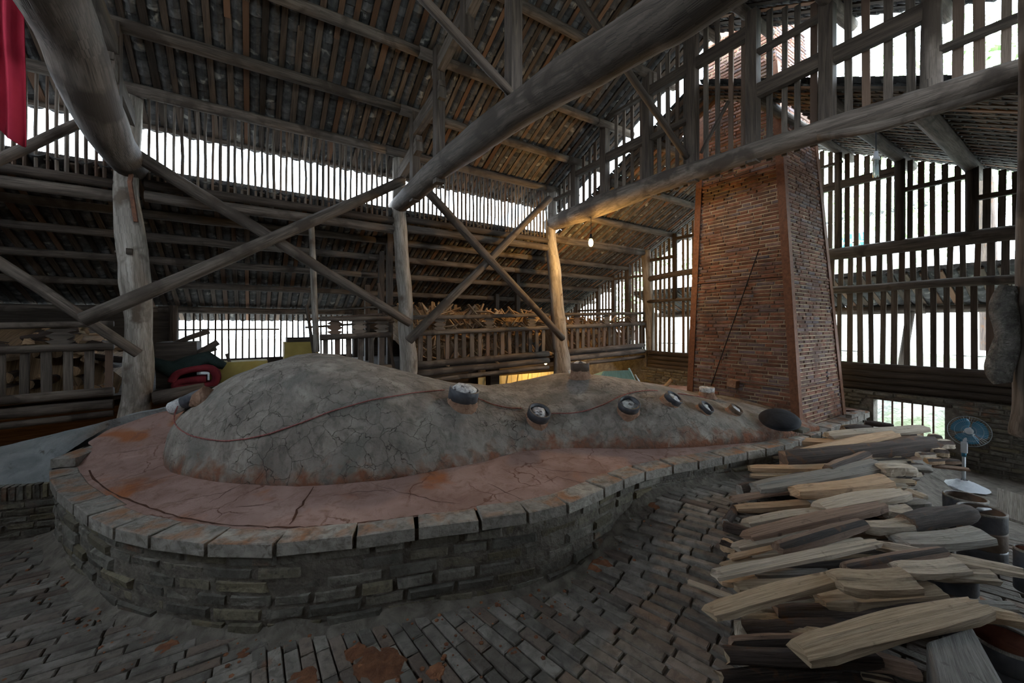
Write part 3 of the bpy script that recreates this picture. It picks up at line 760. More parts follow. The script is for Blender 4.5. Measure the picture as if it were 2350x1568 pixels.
def brace3(p, q, r, label, seed=1, mat='dark_timber'):
    P = [Vector(p).lerp(Vector(q), i/6.) for i in range(7)]; m = MB(); m.tube(P, r, 10, .1, seed); return m.build('brace', mat, None, smooth=True, label=label, cat='brace')
brace3(atY(1180,222,2.6), atY(960,-15,2.6), .034, 'brown brace slanting down onto the middle of the crossing log', 3, 'rafter')
brace3((4.42,2.86,3.72), (2.6,2.86,4.88), .038, 'slim brace slanting down under the ridge to the gable beam', 5, 'rafter')
brace3(atX(1405,138,4.36), atX(1612,52,4.36), .026, 'thin pale pole lashed across the top of the gable studs', 6, 'rafter')
brace3(atX(1608,352,4.40), atX(1672,232,4.40), .02, 'thin dark stick leaning beside the chimney top against a gable stud', 7)
# ================================================================== UPPER GABLE (open battens)
wg = struct('wall_gable', 'open battened gable of the upper roof standing on a crooked log', (XG, 2.8, 3.4))
P, rr = tiebeam(wg, [(1258,518,34),(1300,502,44),(1370,474,56),(1440,448,54),(1520,418,52),(1600,392,52),(1690,362,50),(1800,328,52),(1900,297,60),(2000,268,64),(2120,232,66),(2230,200,68),(2345,165,68)], XG)
P.append(Vector((XG, .05, 3.44))); rr.append(.1)
timber(P, rr, wg, 'tie_beam', 'log', seed=9)
P, rr = tiebeam(wg, [(1880,312,26),(2010,292,28),(2150,252,26),(2345,196,26)], XG-.04)
timber(P, rr, wg, 'tie_beam', 'log', seed=12, n=12)
GY = [5.5, 4.91, 4.25, 3.47, 2.82, 2.13, 1.475, .80, .2]
def logz(Y): return 3.43
for Y in GY[1:-1]:
    big = Y < 1
    if big:
        m = MB(); m.tube([(XG, Y, 3.4+1.3*j/6) for j in range(7)], [.066-.002*j for j in range(7)], 14, .12, 4); m.build('stud', 'log', wg, smooth=True)
    else:
        zt = upz(Y if Y > 2.84 else 5.68-Y)-.06
        m = MB(); m.beam((XG, Y, 3.42), (XG, Y, zt), .11, .10, seed=Y*7); m.build('stud', 'dark_timber', wg)
for a, b in zip(GY, GY[1:]):
    for k in range(1, 5):
        Y = a+(b-a)*k/5+R.uniform(-.01, .01); zt = upz(Y if Y > 2.84 else 5.68-Y)-.03
        m = MB(); m.beam((XG+.07, Y, 3.42), (XG+.07, Y+R.uniform(-.01, .01), zt), .055*R.uniform(.85, 1.1), .02, up=(1, 0, 0), seed=R.random()*40); m.build('batten', 'batten', wg)
for ya, yb, z, w in ((5.5,4.91,3.90,.05),(4.91,4.25,4.17,.09),(4.25,3.47,4.21,.12),(4.25,3.47,4.80,.035),(3.47,2.13,4.83,.13),(2.13,1.475,4.17,.14),(2.13,1.475,4.58,.045),(1.475,.8,4.17,.14),(.8,.1,3.84,.045),(3.47,2.82,4.20,.06)):
    m = MB(); m.beam((XG+.0, ya, z-.01), (XG, yb, z+.01), .07, w, seed=z*5); m.build('rail', 'dark_timber', wg)
# ================================================================== LEFT WALL: clerestory battens, beams, gallery rail
wl = struct('wall_left', 'left wall: clerestory of slim battens over the gallery beams', (1.7, 5.5, 3.2))
x = XL+.2
while x < XG-.05:
    if min(abs(x+1.0), abs(x-1.74)) > .12:
        m = MB(); m.tube([(x+R.uniform(-.006, .006), 5.5+.01*R.uniform(-1, 1), z) for z in (3.14, 3.5, 3.8, 4.06)], .0145*R.uniform(.8, 1.25), 6, .2, int(x*50)); m.build('batten', 'batten', wl)
    x += .066*R.uniform(.93, 1.07)
for (a, b) in ((XL, -1.12), (-.9, 1.66), (1.84, 4.4)):
    for z, w, h, mt in ((3.13, .10, .09, 'dark_timber'), (3.01, .12, .11, 'log')):
        P = [Vector((a+(b-a)*j/6, 5.5+.02*(z < 3.1), z+.012*(a+1.9)+.012*nz((j, z, a), .7))) for j in range(7)]
        m = MB(); m.tube(P, h/2*1.05, 10, .10, seed=int(a*10+z)); m.build('beam', mt, wl, smooth=True)
for z, dz in ((3.23, .0), (3.30, 0)):
    m = MB(); m.tube([Vector((4.5+(7.0-4.5)*j/6, 5.5, z-.02+.01*nz((j, 3, 1), .7))) for j in range(7)], .055, 10, .1, 3); m.build('beam', 'log', wl, smooth=True)
def gz(x): return .028*(x+1.6)
gal = empty('gallery_railing', (1.7, 5.5, .9), 'long railing of round logs and flat balusters along the firewood gallery', 'railing')
BAYS = [(XL, -1.13), (.74, 1.63), (1.85, 4.39), (4.62, 6.97)]
for bi, (a, b) in enumerate(BAYS):
    for nm, z, r in (('top_rail', 1.70, .030), ('middle_rail', 1.475, .036), ('bottom_rail', 1.02, .046), ('floor_beam', .90, .05), ('floor_beam', .80, .035)):
        if nm == 'floor_beam' and z < .85 and bi == 1: continue
        P = [Vector((a+(b-a)*j/7, 5.5+R.uniform(-.006, .006), z+gz(a+(b-a)*j/7)+.012*nz((j, z*7, a), .6)+(-.02 if bi >= 2 and z < .85 else 0))) for j in range(8)]
        m = MB(); m.tube(P, [r*(1.08-.1*j/7) for j in range(8)], 12, .09, seed=int(z*10+bi)); m.build(nm, 'log', gal, smooth=True)
    x = a+.07
    while x < b-.03:
        z0, z1 = 1.03+gz(x), 1.46+gz(x)
        m = MB(); m.beam((x, 5.53, z0), (x+R.uniform(-.008, .008), 5.53, z1), .064*R.uniform(.85, 1.1), .02, up=(0, 1, 0), seed=R.random()*30); m.build('baluster', 'batten' if R.random() < .7 else 'log', gal)
        x += .14
    # carved lozenge blocks between the two upper rails
    nb = 3
    for k in range(nb):
        x = a+(b-a)*(k+.6)/nb; zc = 1.588+gz(x); w = .075
        m = MB(); prof = [(-.045,-.085),(-.10,-.05),(-.04,-.035),(-.10,0),(-.04,.035),(-.10,.05),(-.045,.085),(.045,.085),(.10,.05),(.04,.035),(.10,0),(.04,-.035),(.10,-.05),(.045,-.085)]
        fr_ = [Vector((x+u, 5.52, zc+v)) for u, v in prof]; bk_ = [p+Vector((0, .025, 0)) for p in fr_]; n_ = len(prof)
        m.v = fr_+bk_; m.face(list(range(n_)), [(p.z, p.x) for p in fr_]); m.face([n_+q for q in range(n_)][::-1], [(p.z, p.x) for p in fr_])
        for q in range(n_): m.face([q, n_+q, n_+(q+1) % n_, (q+1) % n_], [(0, 0), (.02, 0), (.02, .1), (0, .1)])
        m.build('carved_block', 'batten', gal)
gf = struct('gallery_floor', 'dark plank floor of the firewood gallery', (1.7, 7, .95))
for i in range(9):
    y0 = 5.56+i*.31; m = MB(); m.hexa([(XL,y0,.93+gz(XL)),(XL,y0+.30,.93+gz(XL)),(XL,y0+.30,.97+gz(XL)),(XL,y0,.97+gz(XL)),(7,y0,.93+gz(7)),(7,y0+.30,.93+gz(7)),(7,y0+.30,.97+gz(7)),(7,y0,.97+gz(7))]); m.build('plank', 'dark_timber', gf)
for y in (5.85, 6.6, 7.4):
    m = MB(); m.tube([(XL, y, .86+gz(XL)), (1, y, .86+gz(1)), (7, y, .86+gz(7))], .05, 10, .1, 3); m.build('joist', 'log', gf, smooth=True)
# outer gallery wall
wo_ = struct('wall_outer', 'outer wall of the gallery with low open battens', (1.7, 8.3, 1.))
x = XL
while x < XE:
    m = MB(); m.beam((x, 8.3, 1.0+gz(x)), (x+R.uniform(-.01, .01), 8.3, 1.95), .026, .02, up=(0, 1, 0), seed=x*3); m.build('batten', 'dark_timber', wo_); x += .095
m = MB(); m.box((XL, 8.28, -.1), (XE, 8.36, 1.12)); m.build('board', 'dark_timber', wo_)
m = MB(); m.box((XL, 8.26, .9), (-.95, 8.33, 1.95)); m.build('board', 'dark_timber', wo_)
m = MB(); m.box((1.9, 8.26, .9), (XE, 8.33, 2.0)); m.build('board', 'dark_timber', wo_)
m = MB(); m.box((-.95, 8.24, 1.60), (.45, 8.27, 1.63)); m.build('rail', 'dark_timber', wo_)
for x in (-1.0, 1.74, 4.48): 
    m = MB(); m.tube([(x, 8.2, -.1), (x, 8.2, 2.0)], .06, 10, .1, 2); m.build('stud', 'dark_timber', wo_)
for (x, y, z1) in ((1.74,6.4,2.85),(1.74,7.3,2.4),(4.48,6.6,2.78),(4.48,7.4,2.36),(1.74,5.95,3.05)):
    m = MB(); m.beam((x, y, .95), (x, y, z1), .08, .08); m.build('stud', 'dark_timber', wo_)
# ================================================================== FAR GABLE WALL
wf = struct('wall_far', 'far gable wall: open battens and logs above, grey brick below', (XE, 3., 0))
def lowz(Y): return 4.52-.49*abs(Y-2.85)
def flog(y0, y1, z, r, mat='log', name='rail', bow=0., X=XE, seed=1):
    P = [Vector((X, y0+(y1-y0)*j/8, z+bow*math.sin(math.pi*j/8)+.012*nz((j, z, seed), .5))) for j in range(9)]
    m = MB(); m.tube(P, r, 14, .10, seed+int(z*10)); m.build(name, mat, wf, smooth=True)
flog(5.5, 3.2, 2.66, .06, bow=.05, seed=2); flog(5.5, 3.2, 2.19, .035, seed=3)
flog(2.4, .15, 2.72, .085, seed=4); flog(2.4, .15, 2.20, .055, seed=5)
for j, (z, r) in enumerate(((1.10,.05),(1.01,.05),(.92,.045),(.835,.045))):
    flog(5.45, 3.2, z, r, 'dark_timber', 'siding_log', seed=6+j); flog(2.2, -.8, z+.03, r, 'dark_timber', 'siding_log', seed=16+j)
studs = [4.83, 4.15, 3.5, 2.2, 1.55, .93, .30]
for Y in studs:
    r = .055 if Y < 2 else .045
    m = MB(); m.tube([(XE, Y, 2.2 if Y > 3 else 2.72), (XE, Y, (2.2+lowz(Y))/2+.2), (XE, Y, lowz(Y)-.04)], r, 12, .08, int(Y*9)); m.build('stud', 'dark_timber', wf, smooth=True)
def tier(y0, y1, z0, z1f, w=.055, sp=.107):
    y = y0
    while y > y1:
        if min(abs(y-s) for s in studs) > .06 or z0 < 2.6 and y < 3:
            ww = w*R.uniform(.85, 1.12); m = MB(); zt = z1f(y)
            m.beam((XE+.06, y, z0), (XE+.06, y+R.uniform(-.012, .012), zt), ww, .022, up=(1, 0, 0), seed=R.random()*40); m.build('batten', 'batten', wf)
        y -= sp*R.uniform(.93, 1.07)
tier(5.42, 3.2, 1.12, lambda y: lowz(y)-.02, .05, .105)
tier(2.42, .2, 2.74, lambda y: lowz(y)-.02); tier(2.40, .2, 2.22, lambda y: 2.70); tier(2.45, .15, 1.14, lambda y: 2.18, .058, .118)
for ya, yb, z, w in ((2.45,1.55,3.70,.11),(1.55,.93,3.44,.05),(.93,.25,3.17,.055),(2.4,2.15,4.02,.03),(5.5,4.83,3.05,.06),(4.83,4.1,3.4,.06)):
    m = MB(); m.beam((XE, ya, z), (XE, yb, z+.01), .06, w, seed=z); m.build('rail', 'dark_timber', wf)
# gallery end battens
y = 5.62
while y < 8.3:
    zt = 3.36-.49*(y-5.45)-.04; m = MB(); m.beam((XE+.05, y, 1.15), (XE+.05, y, zt), .045, .02, up=(1, 0, 0), seed=y*9); m.build('batten', 'batten', wf); y += .10
for y in (6.0, 6.42, 6.92, 7.66):
    m = MB(); m.beam((XE, y, 1.1), (XE, y, 3.36-.49*(y-5.45)-.05), .09, .08); m.build('stud', 'log', wf)
for z, ya, yb in ((1.75, 5.5, 6.9), (2.75, 5.5, 6.4), (2.05, 6.4, 7.7)):
    m = MB(); m.beam((XE, ya, z), (XE, yb, z), .05, .05); m.build('rail', 'log', wf)
# brick lower part with a barred window
wb = Pieces(brick_variants(5, 41, .08, .05), ['brick'])
WY0, WY1, WZ0, WZ1 = 1.14, 1.80, .18, .70
for r_ in range(18):
    z = .80-r_*.052-.026; y = -1.2-R.uniform(0, .2)
    if z < -.1: break
    while y < 5.45:
        L = R.uniform(.17, .24); yc = y+L/2
        if not (WZ0 < z < WZ1 and WY0-.10 < yc < WY1+.10) :
            wb.add(R.randrange(5), frame(Vector((XE-.02+R.uniform(-.008, .006), yc, z)), Vector((0, 1, 0)), Vector((0, 0, 1)), Vector((-1, 0, 0)), L-.014, .040, .10))
        y += L
wb.finish('brick', wf, 250, minpx=8)
m = MB()
for lo, hi in (((XE-.05, -1.3, -.1), (XE+.12, WY0, .80)), ((XE-.05, WY1, -.1), (XE+.12, 5.5, .80)), ((XE-.05, WY0, -.1), (XE+.12, WY1, WZ0)), ((XE-.05, WY0, WZ1), (XE+.12, WY1, .80)), ((XE-.02, 5.5, -.1), (XE+.12, 8.4, 1.15))): m.box(lo, hi)
m.build('mortar_core', 'mortar', wf)
for ya, yb in ((-1.2, 2.3), (3.1, 5.45)):
    m = MB(); m.box((XE+.04, ya, .78), (XE+.09, yb, 1.12)); m.build('light_stop_board', 'dark_timber', wf)  # dark boards added behind the siding to close a light leak
w1 = struct('window_1', 'low barred window opening in the far brick wall', (XE, 1.47, WZ0))
m = MB(); m.box((XE-.08, WY0-.06, WZ1), (XE+.13, WY1+.06, WZ1+.03)); m.build('lintel', 'dark_timber', w1)
m = MB(); m.box((XE-.08, WY0-.03, WZ0-.03), (XE+.13, WY1+.03, WZ0)); m.build('sill', 'dark_timber', w1)
for k in range(6):
    y = WY0+(WY1-WY0)*(k+1)/7+.01; m = MB(); m.beam((XE, y, WZ0), (XE, y, WZ1), .016, .016); m.build('bar', 'iron', w1)
# other enclosing walls (behind the camera)
wr = struct('wall_right', 'low brick wall of the camera side aisle', (1, -2.9, 0)); m = MB(); m.box((XL, -2.98, -.1), (XE, -2.86, 1.95)); m.build('brickwork', 'mortar', wr)
wn_ = struct('wall_near', 'boarded end wall behind the camera', (XL, 2, 0))
for i in range(30):
    y = -2.9+i*.375; m = MB(); m.box((XL-.03, y, -.1), (XL, y+.365, 3.35 if .1 < y < 5.3 else (3.2 if y > 5 else 3.4)-.45*(abs(y-2.85)-2.65))); m.build('plank', 'dark_timber', wn_)
y = .2
while y < 5.5:
    zt = min(5.3, 5.35-.5*abs(y-2.84)) if .2 < y < 5.5 else (3.3-.45*(y-5.5) if y > 5.4 else 3.4+.48*(y-.2)); m = MB(); m.beam((XL, y, 3.3), (XL, y, zt), .07, .02, up=(1, 0, 0), seed=y); m.build('batten', 'batten', wn_); y += .12
m = MB(); m.tube([(XL, -2.8, 3.4), (XL, 8.2, 3.4)], .1, 12, .1, 3) if 0 else m.tube([(XL, 0.2, 3.4), (XL, 5.5, 3.4)], .13, 12, .1, 3); m.build('tie_beam', 'log', wn_, smooth=True)
# ================================================================== CHIMNEY
chim = empty('chimney', (5.8, 2.6, 0), 'tall tapering red brick chimney at the tail of the kiln', 'chimney')
def crect(z):
    t = (z-.5)/3.5
    return 5.12+.17*t, 6.45-.12*t, 1.94+.26*t, 3.30-.06*t
cb = Pieces(brick_variants(6, 51, .07, .05), ['redbrick'])
CHH = .0465
nc = int(5.2/CHH)
for r_ in range(nc):
    z = .45+CHH*(r_+.5); x0, x1, y0, y1 = crect(z)
    off = R.uniform(0, .2); y = y0-off
    while y < y1:
        L = R.choice((.19, .2, .21, .10)); a, b = max(y, y0)+.005, min(y+L, y1)-.005
        if b-a > .02: cb.add(R.randrange(6), frame(Vector((x0+.035+R.uniform(-.004, .003), (a+b)/2, z)), Vector((0, 1, 0)), Vector((0, 0, 1)), Vector((-1, 0, 0)), b-a, CHH*.74, .075))
        y += L
    off = R.uniform(0, .2); x = x0-off
    while x < x1:
        L = R.choice((.19, .2, .21, .10)); a, b = max(x, x0)+.005, min(x+L, x1)-.005
        if b-a > .02: cb.add(R.randrange(6), frame(Vector(((a+b)/2, y0+.035+R.uniform(-.004, .003), z)), Vector((1, 0, 0)), Vector((0, 0, 1)), Vector((0, -1, 0)), b-a, CHH*.74, .075))
        x += L
cb.finish('brick', chim, 295, minpx=5, boost=lambda p: 1 if p.z < 3.2 else .01)
m = MB(); a0 = crect(.3); a1 = crect(5.7); e = .008
m.hexa([(a0[0]+e,a0[2]+e,.3),(a0[1]-e,a0[2]+e,.3),(a0[1]-e,a0[3]-e,.3),(a0[0]+e,a0[3]-e,.3),(a1[0]+e,a1[2]+e,5.7),(a1[1]-e,a1[2]+e,5.7),(a1[1]-e,a1[3]-e,5.7),(a1[0]+e,a1[3]-e,5.7)])
m.build('mortar_core', 'chimortar', chim)
for cx, cy, dx, dy in ((0, 2, 1, 1), (0, 3, 1, -1), (1, 2, -1, 1)):
    m = MB(); lo, hi_ = crect(.45), crect(4.9)
    p0 = Vector((lo[cx], lo[cy], .45)); p1 = Vector((hi_[cx], hi_[cy], 4.9)); q = Vector((-.008*dx, -.008*dy, 0))
    m.beam(p0+q+Vector((0, .035*dy, 0)), p1+q+Vector((0, .035*dy, 0)), .014, .085, up=(0, 1, 0)); m.beam(p0+q+Vector((.035*dx, 0, 0)), p1+q+Vector((.035*dx, 0, 0)), .085, .014, up=(0, 1, 0))
    m.build('corner_iron', 'iron', chim)
for z in (.98, 2.27, 3.6):
    x0, x1, y0, y1 = crect(z); m = MB()
    m.beam((x0-.012, y0-.01, z), (x0-.012, y1+.01, z), .012, .012); m.beam((x0-.01, y0-.012, z), (x1+.01, y0-.012, z), .012, .012); m.build('iron_band', 'iron', chim)
m = MB(); p0, p1 = atX(1742, 572, 5.18), atX(1632, 885, 5.12); m.tube([p0, p1], .007, 6); m.build('tie_rod', 'black', chim, label='thin dark rod slanting across the front')
bb = atX(1683, 880, 5.10); m = MB(); m.hexa([bb+Vector(v) for v in ((-.06,-.055,-.05),(-.06,.055,-.035),(-.06,.045,.055),(-.06,-.065,.04),(.03,-.055,-.05),(.03,.055,-.035),(.03,.045,.055),(.03,-.065,.04))]); m.build('projecting_brick', 'orangeclay', chim)
m = MB(); m.box((6.0, 1.985, .98), (6.05, 2.04, 1.12)); m.build('painted_vent_hole', 'black', chim)  # solid black block, the dark of a hole put into its colour
# ================================================================== VENTS (saggar rings set in the vault)
def ring(px, py_, wpx, hgt, label, tilt=.5, plug=True, mat='saggar', collar=True, tip=None, lean=None, up=.05):
    p, n_ = on_kiln(px, py_)
    if p is None:
        p, n_ = on_kiln(px, py_+18)
    r = wpx/2*depth(p)/F
    axis = (n_*(1-tilt)+Vector((0, 0, 1))*tilt).normalized() if lean is None else Vector(lean).normalized()
    base = p+axis*r*up
    q = axis.to_track_quat('Z', 'Y').to_matrix()
    e = empty('vent_ring', p, label, 'vent')
    m = MB(); h = hgt*r
    m.lathe([(r*.8, -.02), (r*.93, h*.25), (r, h*.26), (r*1.02, h), (r*.96, h*1.06), (r*.86, h*1.02), (r*.85, h*.3), (0, h*.3)], 28, base, q); m.build('ring', mat, e, smooth=True)
    for po in m.v: pass
    if collar:
        m = MB(); m.lathe([(r*1.35, -r*.7), (r*1.12, -r*.35), (r*1.02, h*.12), (r*.97, h*.30), (r*.9, h*.30)], 24, base, q)
        m.v = [v+Vector((nz(v, 20, 1), nz(v, 20, 2), nz(v, 20, 3)))*.012 for v in m.v]; m.build('clay_collar', 'orangeclay', e, smooth=True)
    if plug:
        m = MB(); ss = .95 if plug is True else plug
        m.lathe([(0, h*(ss+.18)), (r*.3, h*(ss+.16)), (r*.6, h*(ss+.06)), (r*.80, h*(ss-.14)), (r*.84, h*.5)], 20, base, q)
        m.v = [v+Vector((nz(v, 24, 4), nz(v, 24, 5), nz(v, 24, 6)))*.016 for v in m.v]; m.build('ash_plug', 'plug', e, smooth=True)
    return e
ring(1060, 926, 68, .95, 'largest black vent ring on the near dome, heaped with white ash', .45, 1.15)
ring(1232, 962, 52, .95, 'black vent ring low in the saddle, right of the largest one', .15, .8)
ring(1441, 940, 48, .8, 'dark blue vent ring with a smooth grey lid on the second hump', .3, .7)
ring(1538, 923, 40, .8, 'tilted vent ring with cracked white filling, right of the grey-lidded one', .0, .85, lean=(.15,-.55,.75))
ring(1614, 942, 34, .8, 'small dark tilted vent ring low on the kiln tail', .1, .7, lean=(.1,-.6,.7))
ring(1683, 946, 30, .8, 'last small vent ring on the kiln tail, near the black wok', .1, .8, mat='saggar_brown', lean=(.1,-.55,.75))
ring(1331, 866, 42, 1.1, 'upright grey metal vent ring on top of the second hump', .9, 1.0, mat='saggar_brown', up=.45)
ring(1622, 912, 32, .8, 'pale round clay vent standing on the kiln tail before the chimney', .9, .9, mat='plug', up=.6)
# left-hand vent sticking out of the dome shoulder
p, n_ = on_kiln(452, 925)
if p is None: p, n_ = on_kiln(470, 940)
q1 = CAM+ray(396, 938)*(depth(p)); q0 = CAM+ray(470, 902)*(depth(p)); ax = (q1-q0).normalized(); q = ax.to_track_quat('Z', 'Y').to_matrix(); rr0 = .055
e = empty('vent_ring', p, 'black and white vent tube sticking out of the dome shoulder on its left side', 'vent')
L0 = (q1-q0).length
m = MB(); m.lathe([(rr0*.9, 0), (rr0, L0*.3), (rr0*1.03, L0), (rr0*.85, L0), (rr0*.82, L0*.4), (0, L0*.4)], 24, q0, q); m.build('ring', 'saggar', e, smooth=True)
m = MB(); m.lathe([(rr0*1.06, L0*.62), (rr0*1.06, L0*1.0), (rr0*1.0, L0*1.01)], 24, q0, q); m.build('ash_coat', 'plug', e, smooth=True)
m = MB(); m.tube([q0-ax*.06+Vector((0,0,-.05)), q0+ax*.04+Vector((0, 0, -.05)), q0+ax*.12+Vector((0, 0, -.035))], [.085, .075, .04], 14, .5, 3); m.build('clay_collar', 'orangeclay', e, smooth=True)
# rope over the vault
rope = empty('rope', (.5, 3.2, .8), 'thin red twisted rope draped over the kiln from vent to vent', 'rope')
for ri, path in enumerate(([(403,941),(399,962),(412,985),(440,1001),(480,1009),(520,1013),(570,1007),(620,996),(690,972),(760,945),(850,920),(950,903),(1030,896)], [(1095,915),(1130,930),(1165,938),(1207,939)], [(1256,950),(1310,950),(1345,944),(1385,930),(1420,912),(1450,902),(1490,897),(1518,899)], [(1556,905),(1600,911),(1640,918)])):
    pts = []
    for (x0, y0), (x1, y1) in zip(path, path[1:]):
        k = max(2, int(math.hypot(x1-x0, y1-y0)/9))
        for j in range(k): pts.append((x0+(x1-x0)*j/k, y0+(y1-y0)*j/k))
    P = []
    for a in pts:
        h, n_ = on_kiln(*a)
        if h is None: continue
        P.append(h+n_*.008)
    if ri == 0 and P:
        d0 = depth(P[0]); pre = [CAM+ray(a, b)*d0 for a, b in ((408, 932), (400, 950), (398, 965), (402, 975))]
        P = pre+[p for p in P if pix(p)[1] > 978 or pix(p)[0] > 430]
    P2_ = P[:1]
    for p in P[1:]:
        if (p-P2_[-1]).length < .25: P2_.append(p)
    if len(P2_) < 3: continue
    sm_ = [P2_[0]]+[(P2_[i-1]+P2_[i]*2+P2_[i+1])/4 for i in range(1, len(P2_)-1)]+[P2_[-1]]
    fine = catmull(sm_, 3)
    for st in range(2):
        m = MB(); w = []
        ln = 0
        for i, p in enumerate(fine):
            t = (fine[min(i+1, len(fine)-1)]-fine[max(i-1, 0)]).normalized(); ln += (p-fine[i-1]).length if i else 0
            a = t.orthogonal().normalized(); b = t.cross(a); ph = ln*230+st*math.pi; w.append(p+(a*math.cos(ph)+b*math.sin(ph))*.0028)
        m.tube(w, .0036, 6); m.build('strand', 'rope', rope, smooth=True)
# wok leaning at the tail
wk = empty('wok', atZ(1790, 985, .62), 'big black iron wok lying upturned beside the kiln tail and chimney', 'wok')
c = CAM+ray(1789, 962)*4.12; q = (-ray(1789, 962).normalized()*.50+Vector((.10,-.02,.82))).normalized().to_track_quat('Z', 'Y').to_matrix(); rw_ = .175
m = MB(); m.lathe([(rw_*math.cos(a*math.pi/20), rw_*.28*math.sin(a*math.pi/20)) for a in range(0, 11)], 36, c, q)
m.lathe([(rw_, 0), (rw_*1.06, -.006), (rw_*1.06, -.012), (rw_*.98, -.012)], 36, c, q); m.build('bowl', 'black', wk, smooth=True)
# slabs and stick on the platform near the chimney
m = MB(); p = atZ(1965, 950, .60); m.box(p+Vector((-.25,-.03,-.02)), p+Vector((.2,.03,.02))); m.build('stone_slab', 'coping', None, label='narrow pale slab lying on the platform beyond the chimney', cat='slab')
m = MB(); p = atZ(1837, 990, .62); m.box(p+Vector((-.08,-.05,0)), p+Vector((.08,.04,.03))); m.build('loose_brick', 'brick', None, label='loose brick on the clay beside the black wok', cat='brick')
# ================================================================== LAMPS
def bulb(px, py_, X, lit, label, topz):
    c = atX(px, py_, X); e = empty('hanging_bulb', c, label, 'lamp')
    m = MB(); m.tube([c+Vector((0, 0, .07)), c+Vector((.005, 0, (topz-c.z)/2)), (c.x, c.y, topz)], .004, 6); m.build('cord', 'black', e)
    m = MB(); m.lathe([(0, .10), (.016, .10), (.018, .055), (.026, .05), (.03, .03), (.024, .025), (0, .025)], 16, c); m.build('socket', 'plastic_white' if not lit else 'black', e, smooth=True)
    if lit:
        m = MB(); m.lathe([(0, .03), (.022, .02), (.034, -.01), (.036, -.05), (.026, -.085), (0, -.10)], 18, c); m.build('bulb', 'glow', e, smooth=True)
    else:
        for k in range(4):
            a = k*math.pi/2; o_ = Vector((math.cos(a)*.014, math.sin(a)*.014, 0)); o2 = Vector((math.cos(a+.5)*.014, math.sin(a+.5)*.014, 0))
            m = MB(); m.tube([c+o_+Vector((0,0,.03)), c+o_+Vector((0,0,-.10)), c+(o_+o2)/2+Vector((0,0,-.115)), c+o2+Vector((0,0,-.10)), c+o2+Vector((0,0,.03))], .007, 8); m.build('tube', 'tube_glass', e, smooth=True)
    return c
c1 = bulb(1356, 552, XG-.05, True, 'lit yellow bulb hanging under the gable beam', 3.44)
c2 = bulb(2010, 375, XG-.05, False, 'unlit energy-saving lamp hanging under the gable beam near the chimney', 3.34)
def point(name, loc, col, w, r=.04):
    l = bpy.data.lights.new(name, 'POINT'); l.energy = w; l.color = col; l.shadow_soft_size = r; o = bpy.data.objects.new(name, l); o.location = loc; COL.objects.link(o); return o
LP = point('bulb_light', c1+Vector((0, -.005, -.14)), (1., .58, .17), 85, .045)
# a room lamp under the gallery
c3 = Vector((5.75, 7.3, .86)); e = empty('hanging_bulb', c3, 'warm bulb hanging below the gallery floor behind the kiln saddle', 'lamp')
m = MB(); m.lathe([(0, .03), (.022, .02), (.034, -.01), (.036, -.05), (.026, -.085), (0, -.10)], 14, c3); m.build('bulb', 'glow', e, smooth=True)
m = MB(); m.tube([c3+Vector((0,0,.03)), c3+Vector((0,0,.3))], .004, 5); m.build('cord', 'black', e)
point('gallery_light', c3+Vector((0, 0, -.15)), (1., .60, .18), 34)
c4 = Vector((-2.6, 6.6, .35)); e = empty('hanging_bulb', c4, 'warm bulb low under the gallery beyond the brick ramp', 'lamp')
m = MB(); m.lathe([(0, .03), (.022, .02), (.034, -.01), (.036, -.05), (.026, -.085), (0, -.10)], 14, c4); m.build('bulb', 'glow', e, smooth=True)
m = MB(); m.tube([c4+Vector((0,0,.03)), c4+Vector((0,0,.5))], .004, 5); m.build('cord', 'black', e)
point('ramp_light', c4+Vector((0, 0, -.15)), (1., .45, .12), 8)
# cream boards under the gallery, lamp shade, tools
bd = empty('notice_boards', (4.6, 7.9, .0), 'lamplit cream boards standing under the gallery behind the kiln saddle', 'board')
for k in range(9):
    x = 4.3+k*.30; m = MB(); m.box((x, 7.9, -.05), (x+.29, 7.93, .50)); m.build('board', 'cream', bd)
    m = MB(); m.beam((x+.1, 7.88, -.05), (x+.2, 7.88, .50), .03, .015, up=(0, 1, 0)); m.build('lath', 'cream', bd)
for x in (3.28, 3.36): pass
gp = empty('gallery_pier', (3.62, 5.9, 0), 'dark squared pier holding up the gallery behind the kiln saddle', 'pier')
m = MB(); m.box((3.42, 5.85, 0), (3.60, 6.02, .95)); m.build('shaft', 'dark_timber', gp)
ps = atY(1418, 872, 5.0); sh = empty('green_canopy', ps, 'pale green metal canopy rising behind the second hump of the kiln', 'canopy')
A_, B_, C_, D_ = [CAM+ray(*q)*6.2 for q in ((1385, 852), (1443, 850), (1478, 912), (1352, 912))]
back_ = Vector((.12, .35, -.10))
m = MB(); m.grid([[A_, B_], [D_, C_]]); m.grid([[A_, A_+back_], [B_, B_+back_]]); m.grid([[B_, C_], [B_+back_, C_+back_]]); m.grid([[A_, D_], [A_+back_, D_+back_]]); m.build('sheet', 'aqua', sh)
for k in range(7):
    m = MB(); t = (k+.5)/7; m.tube([A_.lerp(B_, t)-fwd*.006, D_.lerp(C_, t)-fwd*.006], .006, 6); m.build('rib', 'aqua', sh)
m = MB(); m.tube([B_+Vector((0,0,.03)), C_+Vector((.0, 0, -.02))], .014, 8); m.build('edge_strip', 'aqua', sh)
